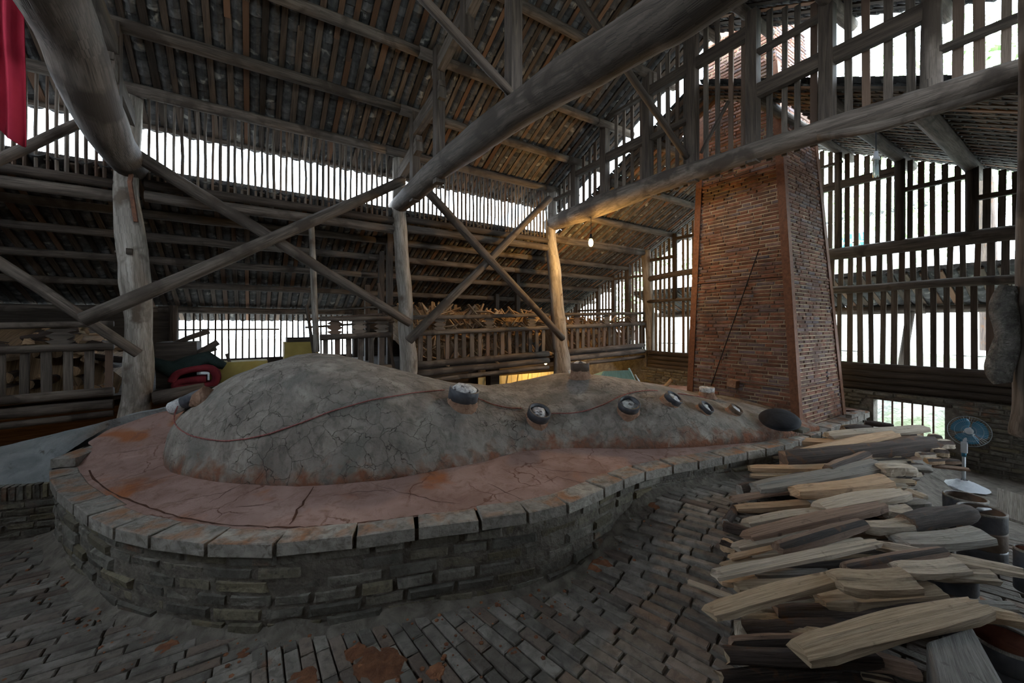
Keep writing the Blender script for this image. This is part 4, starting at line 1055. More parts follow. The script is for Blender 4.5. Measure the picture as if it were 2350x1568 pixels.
for a, b, r, mt, lb in (((1457,860),(1485,905),.012,'wire','thin bright metal rod behind the kiln tail, right of the green canopy'), ((1541,872),(1515,900),.03,'tan','short tan stick poking up behind the kiln tail'), ((1307,850),(1312,870),.02,'plastic_white','white rag end beside the foot of the lamplit post')):
    p, q_ = CAM+ray(*a)*5.9, CAM+ray(*b)*5.9; m = MB(); m.tube([p, q_, q_+(q_-p)*2.5], r, 8, .05, 2); m.build('rod' if mt == 'wire' else ('stick' if mt == 'tan' else 'rag'), mt, None, smooth=True, label=lb, cat='rod' if mt == 'wire' else ('stick' if mt == 'tan' else 'rag'))
# ================================================================== FIREWOOD
def log_variant(seed, kind):
    """unit length piece along X, about unit width; material 0 split wood, 1 bark"""
    r = random.Random(seed); m = MB(); n = 9
    if kind == 'quarter': sec = [(-.5, -.32, 0), (.5, -.36, 0), (.42, .05, 1), (.1, .34, 1), (-.3, .30, 0)]
    elif kind == 'slab': sec = [(-.5, -.20, 0), (.5, -.26, 0), (.5, .16, 0), (-.1, .24, 0), (-.48, .14, 1)]
    elif kind == 'wedge': sec = [(-.5, -.22, 1), (.5, -.18, 0), (.46, .10, 0), (-.32, .34, 0)]
    elif kind == 'half': sec = [(-.5, -.1, 0), (-.34, -.36, 1), (.0, -.45, 1), (.34, -.36, 1), (.5, -.08, 0), (.2, .10, 0), (-.2, .14, 0)]
    else: sec = [(.5*math.cos(a), .5*math.sin(a), 1) for a in [2*math.pi*k/9 for k in range(9)]]
    if kind != 'log':      # riven faces: ridges that run the length of the piece
        fine = []
        for j, (y, z, b_) in enumerate(sec):
            y2, z2, b2 = sec[(j+1) % len(sec)]; fine.append((y, z, b_)); ln_ = math.hypot(y2-y, z2-z)
            if ln_ > .3:
                for t_ in ((.28, .52, .76) if ln_ > .6 else (.5,)):
                    o_ = r.uniform(-.05, .045); fine.append((y+(y2-y)*(t_+r.uniform(-.06, .06))-(z2-z)/ln_*o_, z+(z2-z)*t_+(y2-y)/ln_*o_, b_ and b2))
        sec = fine
    k = len(sec); tw = r.uniform(-.3, .3); ph = [r.uniform(0, 9) for _ in range(6)]
    for i in range(n+1):
        t = i/n; cyy = .06*math.sin(t*3+ph[0]); cz = .05*math.sin(t*2.6+ph[1]); an = tw*(t-.5); sc_ = 1-.15*abs(t-.5)*r.uniform(0, 2)
        if i in (0, n): sc_ *= r.uniform(.86, 1.0)
        for j, (y, z, _) in enumerate(sec):
            g = 1+.07*math.sin(ph[j % 6]+t*7)+r.uniform(-.035, .035)
            yy, zz = y*sc_*g, z*sc_*g; m.v.append(Vector((t-.5+(r.uniform(-.02, .02) if i in (0, n) else 0), cyy+yy*math.cos(an)-zz*math.sin(an), cz+yy*math.sin(an)+zz*math.cos(an))))
    uo = r.uniform(0, 5)
    for i in range(n):
        for j in range(k):
            j2 = (j+1) % k; m.face([i*k+j, i*k+j2, (i+1)*k+j2, (i+1)*k+j], [(uo+j*.06, uo+i/n*.7), (uo+j*.06+.06, uo+i/n*.7), (uo+j*.06+.06, uo+(i+1)/n*.7), (uo+j*.06, uo+(i+1)/n*.7)], sec[j][2] if sec[j2][2] or kind == 'log' else 0)
    for base, rev in ((0, 0), (n*k, 1)):
        idx = [base+j for j in range(k)]
        if not rev: idx.reverse()
        m.face(idx, [(uo+.05*math.cos(q), uo+.004*math.sin(q)) for q in range(k)], 0)
    return m
LV = {kd: [log_variant(10*i+j, kd) for j in range(3)] for i, kd in enumerate(('quarter', 'slab', 'wedge', 'half', 'log'))}
LMESH = {}
def log_mesh(kd, j, mat):
    key = (kd, j, mat)
    if key not in LMESH:
        mb = LV[kd][j]; me = bpy.data.meshes.new('firewood'); me.from_pydata([tuple(p) for p in mb.v], [], mb.f)
        me.uv_layers.new(name='UVMap').data.foreach_set('uv', np.array(mb.uv, dtype=np.float32).ravel())
        me.materials.append(M[mat]); me.materials.append(M['bark']); me.polygons.foreach_set('material_index', mb.mi)
        if kd == 'log': me.polygons.foreach_set('use_smooth', [len(p.vertices) == 4 for p in me.polygons])
        LMESH[key] = me
    return LMESH[key]
def firewood(p, q, w, mat, kd, label, group=None, roll=0., thick=1.):
    p, q = Vector(p), Vector(q); t = (q-p); L = t.length; t.normalize()
    side = t.cross(Vector((0, 0, 1))).normalized(); up = side.cross(t)
    if roll: qq = Matrix.Rotation(roll, 3, t); side, up = qq@side, qq@up
    o = bpy.data.objects.new('firewood', log_mesh(kd, R.randrange(3), mat)); COL.objects.link(o)
    o.matrix_world = frame((p+q)/2, t, side, up, L, w, w*thick)
    return tag(o, label, 'firewood', group)
def zx(x, y): return 1550+x/2.579, 960+y/2.579
# (x0, y0, x1, y1, width px, wood, shape, lift, label) in the zoomed frame of the pile
FW = [
 (1120,28,1290,48,34,'brown','log',.05,'short dark stick at the far top of the firewood pile, under the barred window'),
 (990,62,1150,62,52,'orange','quarter',.04,'short pale chunk at the far end of the pile, before the barred window'),
 (900,108,1462,52,46,'pale','slab',.06,'long pale slat across the far top of the pile'),
 (560,124,1060,142,42,'orange','slab',.02,'thin-ended orange piece pointing at the platform from the far end of the pile'),
 (618,175,1010,188,52,'brown','half',-.01,'red-brown half log under the thin-ended orange piece'),
 (568,222,730,220,38,'tan','quarter',-.02,'stubby tan piece end below the red-brown half log'),
 (740,212,1300,92,48,'orange','wedge',.075,'bright orange split piece slanting over the big dark log'),
 (640,250,1520,150,108,'brown','log',.03,'biggest bark-covered dark log, lying across the far top of the pile'),
 (438,298,960,288,52,'orange','slab',.0,'straight honey-coloured piece below the biggest dark log'),
 (446,340,900,334,34,'tan','slab',-.03,'thin tan piece under the straight honey-coloured one'),
 (900,300,1142,212,60,'brown','quarter',.06,'short torn brown piece resting on the biggest dark log'),
 (380,430,760,345,72,'grey','log',.0,'grey bark log end at the left side of the pile'),
 (470,420,1195,275,84,'grey','slab',.045,'weathered grey-brown plank-like piece with a long split'),
 (1195,305,1372,292,80,'pale','slab',.03,'pale block end right of the weathered grey-brown piece'),
 (340,484,830,402,34,'brown','wedge',.03,'thin dark-edged sliver under the weathered grey-brown piece'),
 (700,440,1242,362,86,'orange','slab',.05,'broad salmon piece in the middle of the far half of the pile'),
 (356,535,900,484,52,'orange','slab',.0,'pinkish piece sticking out left beneath the broad salmon one'),
 (860,530,1335,440,92,'pale','slab',.055,'broad whitish piece with a square end below the salmon one'),
 (420,622,890,545,68,'pale','slab',.03,'whitish piece with a blunt left end and torn top'),
 (298,622,362,520,52,'grey','log',-.02,'stub of a grey log standing out at the left side of the pile'),
 (285,640,480,684,62,'grey','log',-.01,'knobbly grey bark stick at the left side of the pile'),
 (430,700,1205,520,84,'brown','slab',.06,'long greyish-brown piece slanting to a square right end'),
 (1190,545,1388,545,82,'pale','slab',.02,'white square-ended block right of the greyish-brown piece'),
 (1180,575,1255,570,55,'brown','quarter',.0,'small reddish end beside the white square-ended block'),
 (1345,628,1745,560,118,'brown','log',.02,'red-barked log with a slanting cut end facing right'),
 (362,765,900,672,76,'pale','slab',.03,'pale pinkish piece under the yellow sliver'),
 (1080,645,1370,622,84,'pale','slab',.04,'pale split block with a dark crack, below the white block'),
 (326,828,640,752,34,'orange','wedge',.06,'bright yellow sliver at the left side of the pile'),
 (600,762,1112,620,84,'brown','quarter',.085,'quarter log with orange-brown bark on top of the pile'),
 (1330,735,1812,682,118,'grey','slab',.02,'large grey slab with knots reaching right beyond the pile'),
 (280,868,810,790,40,'tan','slab',.03,'narrow tan piece near the left edge, under the long white one'),
 (450,812,1110,722,40,'pale','slab',.045,'narrow pale strip behind the long white piece'),
 (248,935,1182,738,66,'pale','wedge',.09,'long white slanting piece in the middle of the pile'),
 (1180,752,2068,920,64,'pale','wedge',.02,'very long pale piece reaching over the drums to the right'),
 (470,922,905,905,50,'grey','slab',.03,'grey-pink piece beneath the long white slanting one'),
 (262,962,475,942,66,'orange','slab',.0,'short orange-brown block at the left edge of the pile'),
 (360,1005,900,962,88,'tan','slab',.03,'tan grooved piece behind the bent plank'),
 (78,965,380,1078,62,'pale','half',-.12,'round pale stick poking out left onto the floor'),
 (1000,880,1590,785,76,'brown','quarter',.05,'bark-edged brown piece rising to a pointed end'),
 (1310,895,1695,868,100,'pale','slab',.09,'clean pale rectangular board end near the drums'),
 (1500,905,1890,935,108,'pale','half',.04,'pale half log with a dark rounded right end'),
 (850,1080,1545,1010,130,'tan','slab',.03,'wide brown board under the bent plank'),
 (208,1150,985,930,118,'tan','slab',.13,'bent tan plank in front, its long left arm'),
 (940,965,1390,950,150,'tan','slab',.14,'bent tan plank in front, its broad torn right end'),
 (600,1180,1700,1125,128,'brown','log',-.02,'fat dark bark log lying low between the two front planks'),
 (430,1175,900,1290,112,'tan','slab',-.01,'light brown plank end sloping down to the right at the front'),
 (1700,1092,2005,1112,54,'grey','slab',-.01,'blue-grey slat at the right front, over the red-lined drum'),
 (1740,1150,2050,1192,84,'tan','slab',-.02,'tan block resting over the red-lined drum'),
 (745,1390,1790,1110,158,'tan','slab',.10,'biggest ochre plank in front, rising to the right'),
 (1040,1420,1430,1490,112,'brown','slab',-.06,'dark brown board end below the biggest ochre plank'),
 (470,1240,770,1390,64,'brown','log',-.12,'dark thin bark log on the floor at the front of the pile'),
 (690,1490,1290,1560,60,'brown','log',-.13,'dark reddish bark strip at the bottom edge of the picture'),
 (1100,1520,1290,1560,50,'tan','quarter',-.08,'small tan chunk at the bottom edge, left of the grey timber block'),
 (280,735,362,770,78,'orange','quarter',-.04,'small square reddish block fallen at the left side of the pile'),
 (1500,112,1572,118,42,'tan','quarter',.03,'little tan end in the right face of the pile, topmost'),
 (1515,152,1640,152,44,'pale','quarter',.02,'cracked pale end in the right face of the pile'),
 (1520,200,1612,205,44,'tan','quarter',.0,'ochre end in the right face of the pile, below the cracked pale one'),
 (1430,216,1532,214,34,'pale','quarter',.03,'pale ragged end under the biggest dark log'),
 (1480,250,1585,250,36,'orange','quarter',.0,'rosy end in the right face of the pile'),
 (1560,255,1680,258,34,'brown','quarter',-.03,'brown end pointing at the fan stand'),
 (1380,290,1510,296,52,'grey','half',.0,'grey half-round end in the right face of the pile'),
 (1520,285,1740,305,24,'brown','wedge',-.05,'thin dark stick pointing at the fan stand'),
 (1370,430,1480,470,34,'pale','wedge',-.02,'small pale shard right of the broad whitish piece'),
 (1340,510,1480,500,56,'grey','slab',-.03,'short grey-brown end above the red-barked log'),
 (1290,720,1450,735,50,'pale','slab',.0,'short pale end beside the large grey slab'),
 (1290,1010,1600,1050,70,'grey','half',-.05,'shadowed grey end behind the wide brown board'),
]
def pile_z(x): return .26+.065*max(0, min(x-1.5, 4.5))
def at_pile(px_, py_, lift):
    z = .36
    for _ in range(6):
        p = atZ(px_, py_, z); z = pile_z(p.x)+lift
    return atZ(px_, py_, z)
for x0, y0, x1, y1, w, mt, kd, lift, lab in FW:
    a, b = zx(x0, y0), zx(x1, y1); p, q = at_pile(*a, lift), at_pile(*b, lift*.9)
    dd = depth((p+q)/2); w_ = w/2.579*dd/F
    sinel = .45 if kd in ('slab', 'wedge') else 1.
    th = 1. if kd == 'log' else 1.0
    v = ((p+q)/2-CAM).normalized(); el = abs(v.z)
    # apparent height of a flat piece = width * sin(elevation) + thickness * cos(elevation)
    if kd == 'log': ww = w_
    elif kd in ('half', 'quarter'): ww = w_/(el+.5)*.92
    else: ww = w_/(el+.36)*.92
    firewood(p, q, ww, mt, kd, lab, 'split firewood pieces of the big pile', roll=R.uniform(-.15, .15), thick=.72 if kd == 'slab' and w > 90 else 1.)
# pieces deeper in the pile, hidden ends and gaps between the top ones
def under_z(x): return pile_z(x)
cnt = 0
for lay in range(3):
    for k in range((58, 26, 12)[lay]):
        t = (k+R.random())/(58, 26, 12)[lay]; X = 1.95+t*4.0
        cy = .78+.16*(X-2)-.03*lay; L = R.uniform(.5, .72); z = pile_z(X)-.03-.075*lay
        if z < zg(X, cy)+.02: continue
        dirv = (rgt+Vector((0, R.uniform(-.12, .12), R.uniform(-.04, .04)))).normalized(); c = Vector((X, cy, z))+rgt*R.uniform(-.05, .05)
        firewood(c-dirv*L/2, c+dirv*L/2, R.uniform(.055, .10), R.choice(('brown', 'tan', 'grey', 'pale', 'tan')), R.choice(('quarter', 'wedge', 'half', 'quarter', 'log')), 'split piece half buried in the lower layers of the big firewood pile', 'buried pieces of the big firewood pile', roll=R.uniform(-3, 3))
for k in range(44):
    X = 2.9+3.1*((k+R.random())/44); cy = .80+.16*(X-2); z = R.uniform(zg(X, cy-.2)*.5+.06, pile_z(X)-.05)
    c = Vector((X, cy, z))+rgt*R.uniform(.16, .27); dirv = (rgt+Vector((0, R.uniform(-.1, .1), R.uniform(-.05, .05)))).normalized()
    firewood(c-dirv*.2, c+dirv*.16, R.uniform(.05, .085), R.choice(('brown', 'tan', 'grey', 'orange', 'brown')), R.choice(('quarter', 'wedge', 'half')), 'split end in the shadowed right face of the big firewood pile', 'ends in the right face of the big pile', roll=R.uniform(-3, 3))
# heaps behind the gallery rail: [x range, top height, y range, count, label]
HEAPS = [((-2.7, -1.15), 1.70, 70, 'log', 'split log stacked behind the gallery railing left of the thick crooked post', 'logs stacked on the gallery left of the crooked post'),
         ((1.9, 4.4), 2.0, 330, 'mix', 'small split stick heaped behind the railing between the second and the lamplit post', 'heap of sticks between the second and lamplit posts'),
         ((4.6, 6.9), 1.86, 190, 'mix', 'small split stick heaped behind the railing right of the lamplit post', 'heap of sticks right of the lamplit post')]
for (xa, xb), zt, cn, md, lab, gr in HEAPS:
    m = MB(); rws = []
    for i in range(10):
        rws.append([])
        for j in range(26):
            x = xa+(xb-xa)*j/25; y = 5.72+i*.24; edge = min(1, (x-xa)/.3+.5, (xb-x)/.5+.3)
            h = (zt-1.0-gz(x))*edge*(.62+.38*math.sin(min(1, i/4.)*1.57))*(1+.15*nz((x, y, 0), 2.2, 3))*(1 if i < 8 else .5)
            if i == 0: h = 0.
            rws[-1].append(Vector((x, y, .97+gz(x)+max(0, h)-.03)))
    m.grid(rws); core = m; LIM = {70: 38, 330: 72, 190: 36}[cn]
    hbuild = lambda m=m, xa=xa: m.build('firewood_heap', ['dull', 'bark'], None, kind='stuff', label='packed mass of firewood filling the gallery, '+('left of the crooked post' if xa < 0 else 'between the second and lamplit posts' if xa < 4 else 'right of the lamplit post'), cat='firewood heap')
    for k in range(cn):
        x = R.uniform(xa+.05, xb-.05); front = R.random() < .62
        if front:
            y = 5.66+R.uniform(0, .06); z = R.uniform(1.0, zt-.12)+gz(x)*.5
        else:
            y = R.uniform(5.8, 6.7); edge = min(1, (x-xa)/.3+.5, (xb-x)/.5+.3)
            z = .97+gz(x)+(zt-1.0-gz(x))*edge*(.62+.38*math.sin(min(1, (y-5.72)/.96)*1.57))*(1+.15*nz((x, y, 0), 2.2, 3))
        if md == 'log':
            d = Vector((R.uniform(-.25, .25), 1, R.uniform(-.1, .1))).normalized() if R.random() < .75 else Vector((1, .1, R.uniform(-.3, .3))).normalized(); L = .4; w = R.uniform(.07, .11); y += .18 if front else 0
            kd = R.choice(('log', 'half', 'quarter', 'log'))
        else:
            d = Vector((R.uniform(-1, 1), R.uniform(-.12, .12) if front else R.uniform(-.5, .5), R.uniform(-1, 1))).normalized(); L = R.uniform(.18, .34); w = R.uniform(.03, .055); kd = R.choice(('wedge', 'quarter', 'slab'))
            if front and z+abs(d.z)*L/2 > zt+.05: d.z *= .3
        c = Vector((x, y, z))
        if k < LIM: firewood(c-d*L/2, c+d*L/2, w, R.choice(('dull', 'dull', 'brown', 'tan')), kd, lab, gr, roll=R.uniform(-3, 3))
        else:
            t = d.normalized(); sd = t.cross(Vector((0, .3, 1))).normalized(); up_ = sd.cross(t); fm = frame(c, t, sd, up_, L, w, w); vb = LV[kd][R.randrange(3)]; b0 = len(core.v)
            core.v += [fm@v for v in vb.v]; core.f += [[q_+b0 for q_ in f_] for f_ in vb.f]; core.uv += vb.uv; core.mi += vb.mi
    hbuild()
# wood below the railing floor line
for k in range(16):
    x = 2.2+R.random()*4.6; c = Vector((x, 5.58, 1.0+gz(x))); d = Vector((R.uniform(-1, 1), .2, R.uniform(-.15, .15))).normalized()
    firewood(c-d*.14, c+d*.14, .045, R.choice(('dull', 'tan')), 'wedge', 'stick poking out under the bottom rail of the gallery', 'sticks under the bottom rail')
# ================================================================== CLUTTER behind the dome, on the gallery
def loose(name, mb, mat, label, cat): return mb.build(name, mat, None, label=label, cat=cat)
c = atY(552, 855, 5.85); m = MB(); m.box(c+Vector((-.30,-.0,-.16)), c+Vector((.28,.3,.13))); loose('crate', m, 'yellow', 'yellow board crate behind the dome, under the low bright opening', 'crate')
c = atY(690, 797, 6.1); m = MB(); m.box(c+Vector((-.19,-.0,-.2)), c+Vector((.22,.3,.07))); loose('crate', m, 'yellow', 'smaller yellow crate just above the crown of the dome', 'crate')
m = MB(); m.box(c+Vector((-.16,.02,.07)), c+Vector((.2,.28,.13))); loose('box', m, 'dark_timber', 'dark flat box on the smaller yellow crate', 'box')
m = MB(); P = []
c = atY(452, 868, 5.62)
pa = [(-.22,-.03),(-.17,.06),(-.02,.10),(.12,.09),(.17,.0),(.14,-.08),(.03,-.085),(-.1,-.09),(-.19,-.08),(-.15,-.04),(-.02,-.02),(.08,-.02)]
P = catmull([c+Vector((u, .0, v)) for u, v in pa], 5); 
m.grid([[p+Vector((0, -.02, 0)) for p in P], [p+Vector((0, .3, 0)) for p in P]]); qe = empty('quilt', c, 'folded dark red quilt on the gallery edge left of the dome', 'quilt')
m = MB(); m.tube(P, .038, 10, .25, 3); m.build('folded_edge', 'quilt', qe, smooth=True)
for dy in (.08, .16): m = MB(); m.tube([p+Vector((0, dy, 0)) for p in P], .04, 10, .25, 5); m.build('fold', 'quilt', qe, smooth=True)
m = MB(); m.tube([atY(435, 835, 5.75)+Vector((x*.16, .02*x, .06*math.sin(x*2))) for x in range(-2, 3)], [.05,.09,.10,.08,.04], 12, .5, 2); m.build('cloth_bundle', 'green', None, smooth=True, label='dark green cloth bundle on top of the red quilt', cat='cloth')
for k, (a, b, r) in enumerate((((400,850),(500,785),.035),((380,800),(480,760),.03),((430,830),(497,800),.02),((520,812),(540,875),.018),((395,872),(470,800),.03))):
    m = MB(); m.tube([atY(*a, 5.8+.04*k), atY((a[0]+b[0])/2, (a[1]+b[1])/2-3, 5.8+.04*k), atY(*b, 5.8+.04*k)], r, 8, .2, k); m.build('old_pole', 'dark_timber', None, smooth=True, label=['dark pole end rising from the clutter left of the dome','dark branch over the clutter, topmost','thin slat standing out against the bright opening','thin slat slanting down to the dome beside the yellow crate','thick dark pole under the branch in the clutter'][k], cat='pole')
m = MB(); m.box((-.85, 5.75, 1.0), (-.5, 6.2, 1.50)); loose('basket', m, 'dark_timber', 'big dark basket standing behind the thick crooked post', 'basket')
ld = empty('ladder', atY(705, 800, 5.75), 'rough wooden ladder leaning behind the gallery rail over the dome', 'ladder')
for a, b in (((703,700),(728,860)), ((868,650),(905,850))):
    m = MB(); m.tube([atY(*a, 5.7), atY(*b, 5.7)], .02, 8, .1, 2); m.build('side_rail', 'batten', ld)
for yy in (716, 733, 752):
    m = MB(); m.tube([atY(700, yy, 5.72), atY(905, yy-14, 5.72)], .014, 8, .1, 2); m.build('rung', 'batten', ld)
m = MB(); m.tube([atY(352, 915, 5.42), atY(400, 906, 5.42), atY(470, 893, 5.42)], .07, 14, .08, 2); m.build('old_log', 'log', None, smooth=True, label='thick notched log lying at the gallery foot left of the dome', cat='log')
# red cloth at the top left
rows = []
for i in range(22):
    z = 4.62-(4.62-3.02)*i/21; row = []
    for j in range(30):
        u = j/29; x = -1.62+u*.34+.02*nz((u*3, z, 0), 1.2)
        zz = z-(.10*abs(math.sin(u*5)) if i == 21 else 0)-(.16*(u < .55) if i == 21 else 0)
        row.append(Vector((x, 4.1+.035*math.sin(u*26+z*.6)*(.4+i/30), zz)))
    rows.append(row)
m = MB(); m.grid(rows); o = m.build('red_cloth', 'redcloth', None, smooth=True, label='long red cloth hanging from the roof at the top left corner', cat='cloth')
md = o.modifiers.new('thickness', 'SOLIDIFY'); md.thickness = .006
# ================================================================== RIGHT CORNER: fan, saggars, block
fb_ = atZ(2212, 1118, .0); d0 = depth(fb_)
fan = empty('pedestal_fan', fb_, 'blue and white pedestal fan standing before the far brick wall', 'fan')
hc = CAM+ray(2224, 990)*d0; tof = (CAM-hc).normalized(); tof = (tof+Vector((-.12, .05, .1))).normalized(); q = tof.to_track_quat('Z', 'Y').to_matrix(); fr0 = 34*d0/F
m = MB(); m.lathe([(0, .05), (.03, .05), (.10, .02), (.115, 0), (0, 0)], 24, fb_); m.build('base', 'plastic_white', fan, smooth=True)
m = MB(); m.tube([fb_+Vector((0,0,.03)), fb_+Vector((0,0,.32))], .014, 12); m.build('pole', 'plastic_white', fan, smooth=True)
m = MB(); m.tube([fb_+Vector((0,0,.32)), fb_+Vector((0,0,.36))], .019, 12); m.build('collar', 'plastic_blue', fan, smooth=True)
m = MB(); m.box(fb_+Vector((-.022,-.025,.36)), fb_+Vector((.022,.02,.47))); m.build('control_box', 'plastic_white', fan)
m = MB(); m.tube([fb_+Vector((0,0,.46)), hc-tof*.05], .016, 10); m.build('neck', 'plastic_white', fan, smooth=True)
m = MB(); m.lathe([(0, -.09), (.035, -.085), (.045, -.03), (.04, -.01)], 16, hc, q); m.build('motor_housing', 'plastic_white', fan, smooth=True)
m = MB(); m.lathe([(0, .035), (.03, .034), (.034, .02)], 20, hc, q); m.build('hub', 'plastic_white', fan, smooth=True)
for k in range(3):
    rws = []
    for i in range(7):
        r = .03+(fr0*.86-.03)*i/6; row = []
        for j in range(6):
            a = k*2*math.pi/3+.35+(j/5-.5)*(1.45+.45*math.sin(i/6*3.14)); row.append(hc+q@Vector((r*math.cos(a), r*math.sin(a), .012*(j/5-.5)*2)))
        rws.append(row)
    m = MB(); m.grid(rws); b_ = m.build('blade', 'plastic_blue', fan, smooth=True); md = b_.modifiers.new('thickness', 'SOLIDIFY'); md.thickness = .002
m = MB()
for rr_, zz in ((fr0, 0), (fr0*.66, .03), (fr0*.34, .042)):
    m.tube([hc+q@Vector((rr_*math.cos(a), rr_*math.sin(a), zz)) for a in np.linspace(0, 2*math.pi, 40)], .0028 if rr_ == fr0 else .0012, 5, caps=False)
for k in range(44):
    a = 2*math.pi*k/44; m.tube([hc+q@Vector((r*math.cos(a), r*math.sin(a), z)) for r, z in ((.035, .045), (fr0*.66, .035), (fr0, .0))], .0008, 3, caps=False)
m.build('wire_guard', 'wire', fan)
m = MB(); rws = []
for i in range(7): rws.append([fb_+Vector(((.03+.026*i)*math.cos(a)*(1+.15*nz((math.cos(a), math.sin(a), i), 2)), (.03+.026*i)*math.sin(a), .075-.012*i+.014*nz((math.cos(a)*2, math.sin(a)*2, i*.7), 2.5))) for a in np.linspace(0, 2*math.pi, 25)[:-1]])
m.grid(rws, 0, True); m.build('plastic_bag', 'bag', None, smooth=True, label='crumpled clear plastic bag pulled over the foot of the fan', cat='bag')
def saggar(c, r, h, label, stack=1, mat='saggar', inside_='saggar_brown', lidm=None, group=None):
    e = empty('saggar', c, label, 'saggar')
    for k in range(stack):
        z = k*h; last = k == stack-1; m = MB()
        m.lathe([(r*.96, z), (r, z+.01), (r*.99, z+h*.5), (r, z+h-.012), (r*.97, z+h), (r*.90, z+h), (r*.89, z+h*.3), (0, z+h*.3)], 36, c); m.build('body', mat if (last or k % 2 == 0) else 'saggar_brown', e, smooth=True)
        m = MB(); m.lathe([(r*1.005, z+h-.008), (r*1.01, z+h), (r*.95, z+h+.006), (r*.90, z+h)], 36, c)
        if last: m.build('rim', 'grey', e, smooth=True)
    m = MB(); m.lathe([(r*.895, stack*h-.004), (r*.885, (stack-1)*h+h*.32), (0, (stack-1)*h+h*.31)], 30, c); m.build('lining', inside_, e, smooth=True)
    return e
S_A = CAM+ray(2253, 1170)*2.75; saggar(Vector((S_A.x, S_A.y, S_A.z-.36)), .118, .12, 'tall stack of dark round saggars right of the firewood pile', 3)
m = MB(); p0_ = S_A+Vector((-.12,.02,.004)); m.tube([p0_+Vector((.03,0,.0)), p0_+Vector((.10,-.02,.004)), p0_+Vector((.17,-.05,.0))], [.014,.022,.014], 8, .3, 1, flat=.4); m.build('shard', 'saggar', None, smooth=True, label='flat clay shard lying across the mouth of the tall saggar stack', cat='shard')
S_B = CAM+ray(2215, 1140)*3.3; saggar(Vector((S_B.x, S_B.y, 0)), .13, max(.1, S_B.z), 'wide dark saggar behind the tall stack, by the fan foot', 1)
S_C = CAM+ray(2362, 1262)*2.3; saggar(Vector((S_C.x, S_C.y, max(0, S_C.z-.24))), .06, .12, 'small saggar at the right margin, beside the tall stack', 2, inside_='saggar_red')
S_D = CAM+ray(2308, 1468)*1.84; saggar(Vector((S_D.x, S_D.y, S_D.z-.20)), .125, .10, 'red-lined saggar at the right front, partly under the grey timber block', 2, inside_='saggar_red')
S_F = CAM+ray(2185, 1290)*2.2; saggar(Vector((S_F.x, S_F.y, S_F.z-.40)), .10, .13, 'dark saggar stack hidden under the right end of the pile', 3)
S_G = CAM+ray(2330, 1150)*3.0
m = MB(); m.hexa([S_G+Vector(v) for v in ((-.1,-.08,-.14),(-.1,.08,-.12),(-.1,.08,-.10),(-.1,-.08,-.12),(.12,-.05,.0),(.12,.1,.02),(.12,.1,.04),(.12,-.05,.02))]); m.build('pale_board', 'grey', None, label='pale broken board leaning by the right margin', cat='board')
# grey timber block at the front
blk = MB(); t0_ = CAM+ray(2140, 1475)*1.75; 
c = [atZ(x, y, .40) for x, y in ((2125,1472),(2232,1437),(2322,1600),(2165,1640))]
dn = Vector((0, 0, -.34))
blk.hexa([c[0]+dn, c[1]+dn, c[1], c[0], c[3]+dn, c[2]+dn, c[2], c[3]])
bo = blk.build('timber_block', 'block', None, label='weathered grey squared timber block at the bottom right', cat='block')
bv = bo.modifiers.new('worn_edges', 'BEVEL'); bv.width = .012; bv.segments = 2
# mat of bricks by the fan
# ================================================================== OUTSIDE
og = struct('outside_ground', 'pale ground outside the shed', (20, 5, 0))
rws = []
def oz(x, y):
    if x > 8.2: return -.3+1.42*sm(8.5, 10.4, x)+.10*nz((x, y, 0), .9, 2)*sm(8.4, 9, x)*(1-sm(10, 11, x))
    return -.35
m = MB(); m.grid([[Vector((x, y, oz(x, y)-.05*0+.06*nz((x, y, 0), 3.1, 5)*sm(8.4, 9, x)*(1-sm(10.6, 11.2, x)))) for x in np.concatenate([np.linspace(7.25, 8.3, 5), np.linspace(8.4, 11, 40), np.linspace(12, 80, 10)])] for y in np.linspace(-14, 14, 130)])
m.build('rock_bank', 'rock', og, smooth=True)
m = MB(); m.grid([[Vector((x, y, -.12)) for x in (-60, 7.3)] for y in (8.5, 60)]); m.grid([[Vector((x, y, -.12)) for x in (-60, 80)] for y in (-60, -3.1)]); m.grid([[Vector((x, y, .35)) for x in (7.3, 80)] for y in (13.5, 80)]); m.build('bare_ground', 'earth', og)
m = MB(); m.grid([[Vector((x, y, -.04)) for x in (-12, -4, 0, 4, 8)] for y in (5.5, 7, 8.6)]); m.grid([[Vector((x, y, -.05)) for x in (-12, -4.1)] for y in (-3.2, 5.6)]); m.grid([[Vector((x, y, -.08)) for x in (-12, -4, 0, 4, 7.3)] for y in (-3.2, -2.5)]); m.build('packed_earth', 'mortar', og)
m = MB(); m.grid([[Vector((x, y, 1.13+.02*nz((x, y, 0), 2))) for x in (10.9, 14, 20, 30, 80)] for y in (-14, -5, 0, 5, 14)]); m.build('upper_ground', 'earth', og)
hs = empty('white_house', (17, 4.2, 1.1), 'overexposed white house seen far off right of the chimney', 'building')
m = MB(); m.box((17, 3.4, 1.0), (21, 8.6, 5.2)); m.build('wall', 'house', hs)
m = MB(); m.hexa([(16.4,3.0,5.1),(16.4,9.0,5.1),(16.4,9.0,5.25),(16.4,3.0,5.25),(19,3.4,6.6),(19,8.6,6.6),(19,8.6,6.75),(19,3.4,6.75)]); m.build('roof', 'tile', hs)
wc = atX(1958, 557, 16.95); f_ = MB(); f_.box(wc+Vector((0,-.35,-.3)), wc+Vector((.06,.35,.3))); fo = f_.build('window', 'plastic_blue', hs)
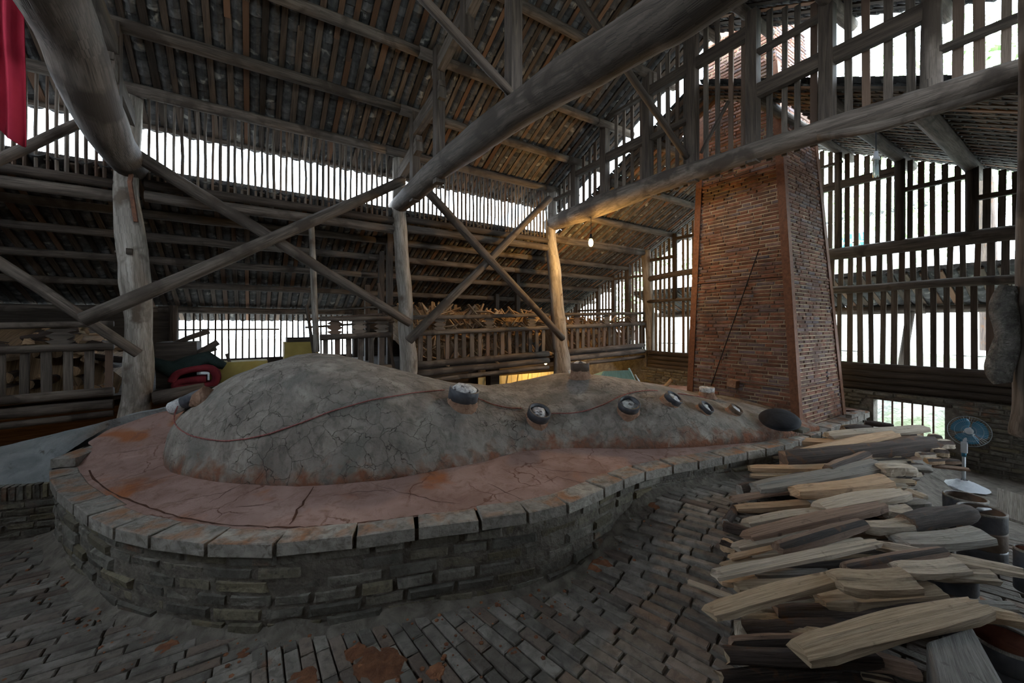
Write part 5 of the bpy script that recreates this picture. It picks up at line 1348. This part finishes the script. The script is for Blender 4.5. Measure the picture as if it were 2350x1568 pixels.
m = MB(); m.box(wc+Vector((-.02,-.02,-.3)), wc+Vector((.0,.02,.3))); m.box(wc+Vector((-.02,-.35,-.02)), wc+Vector((.0,.35,.02))); m.build('glazing_bar', 'house', fo)
def tree(c, h, r, label, n=2600, seed=1, leaf=.13):
    e = empty('leafy_tree', c, label, 'tree'); c = Vector(c); rr_ = random.Random(seed)
    m = MB(); m.tube([c, c+Vector((.1, .1, h*.45)), c+Vector((0, .2, h*.8))], [.16, .12, .05], 10, .1, seed); m.build('trunk', 'bark', e, smooth=True)
    V = []; Fc = []; 
    blobs = [(Vector((rr_.gauss(0, r*.5), rr_.gauss(0, r*.5), h*.62+rr_.gauss(0, h*.16))), r*rr_.uniform(.3, .5)) for _ in range(14)]
    m = MB()
    for k in range(n):
        b, br = rr_.choice(blobs); d = Vector((rr_.gauss(0, 1), rr_.gauss(0, 1), rr_.gauss(0, 1))).normalized()*br*rr_.uniform(.6, 1.05); p = c+b+d
        a = Vector((rr_.gauss(0, 1), rr_.gauss(0, 1), rr_.gauss(0, 1))).normalized(); bb_ = a.orthogonal().normalized(); l = leaf*rr_.uniform(.6, 1.3); i = len(m.v)
        m.v += [p-a*l, p+bb_*l*.4, p+a*l, p-bb_*l*.4]; m.face([i, i+1, i+2, i+3], [(0, 0), (1, 0), (1, 1), (0, 1)])
    m.build('foliage', 'leaf', e, kind='stuff')
tree((13.5, 1.5, 1.1), 8.5, 2.6, 'pale sunlit tree seen through the gable battens at the top right', 4200, 3)
tree((9.9, -2.2, 1.1), 4.2, 1.2, 'lower bushy tree seen through the far gable battens on the right', 2600, 5)
tree((9.2, 13.5, .3), 4.6, 1.9, 'bush seen through the clerestory battens beside the lamplit post', 2400, 7)
tree((11.5, 9.5, .9), 4.6, 1.5, 'bush seen through the battens left of the chimney', 1800, 9)
m = MB(); p, q_ = atX(2090, 715, 8.0), atX(2060, 840, 8.3); m.tube([p, q_-Vector((0, 0, .4))], .05, 10, .05, 2); m.build('porch_prop', 'log', None, smooth=True, label='leaning round prop under the porch roof outside the far wall', cat='post')
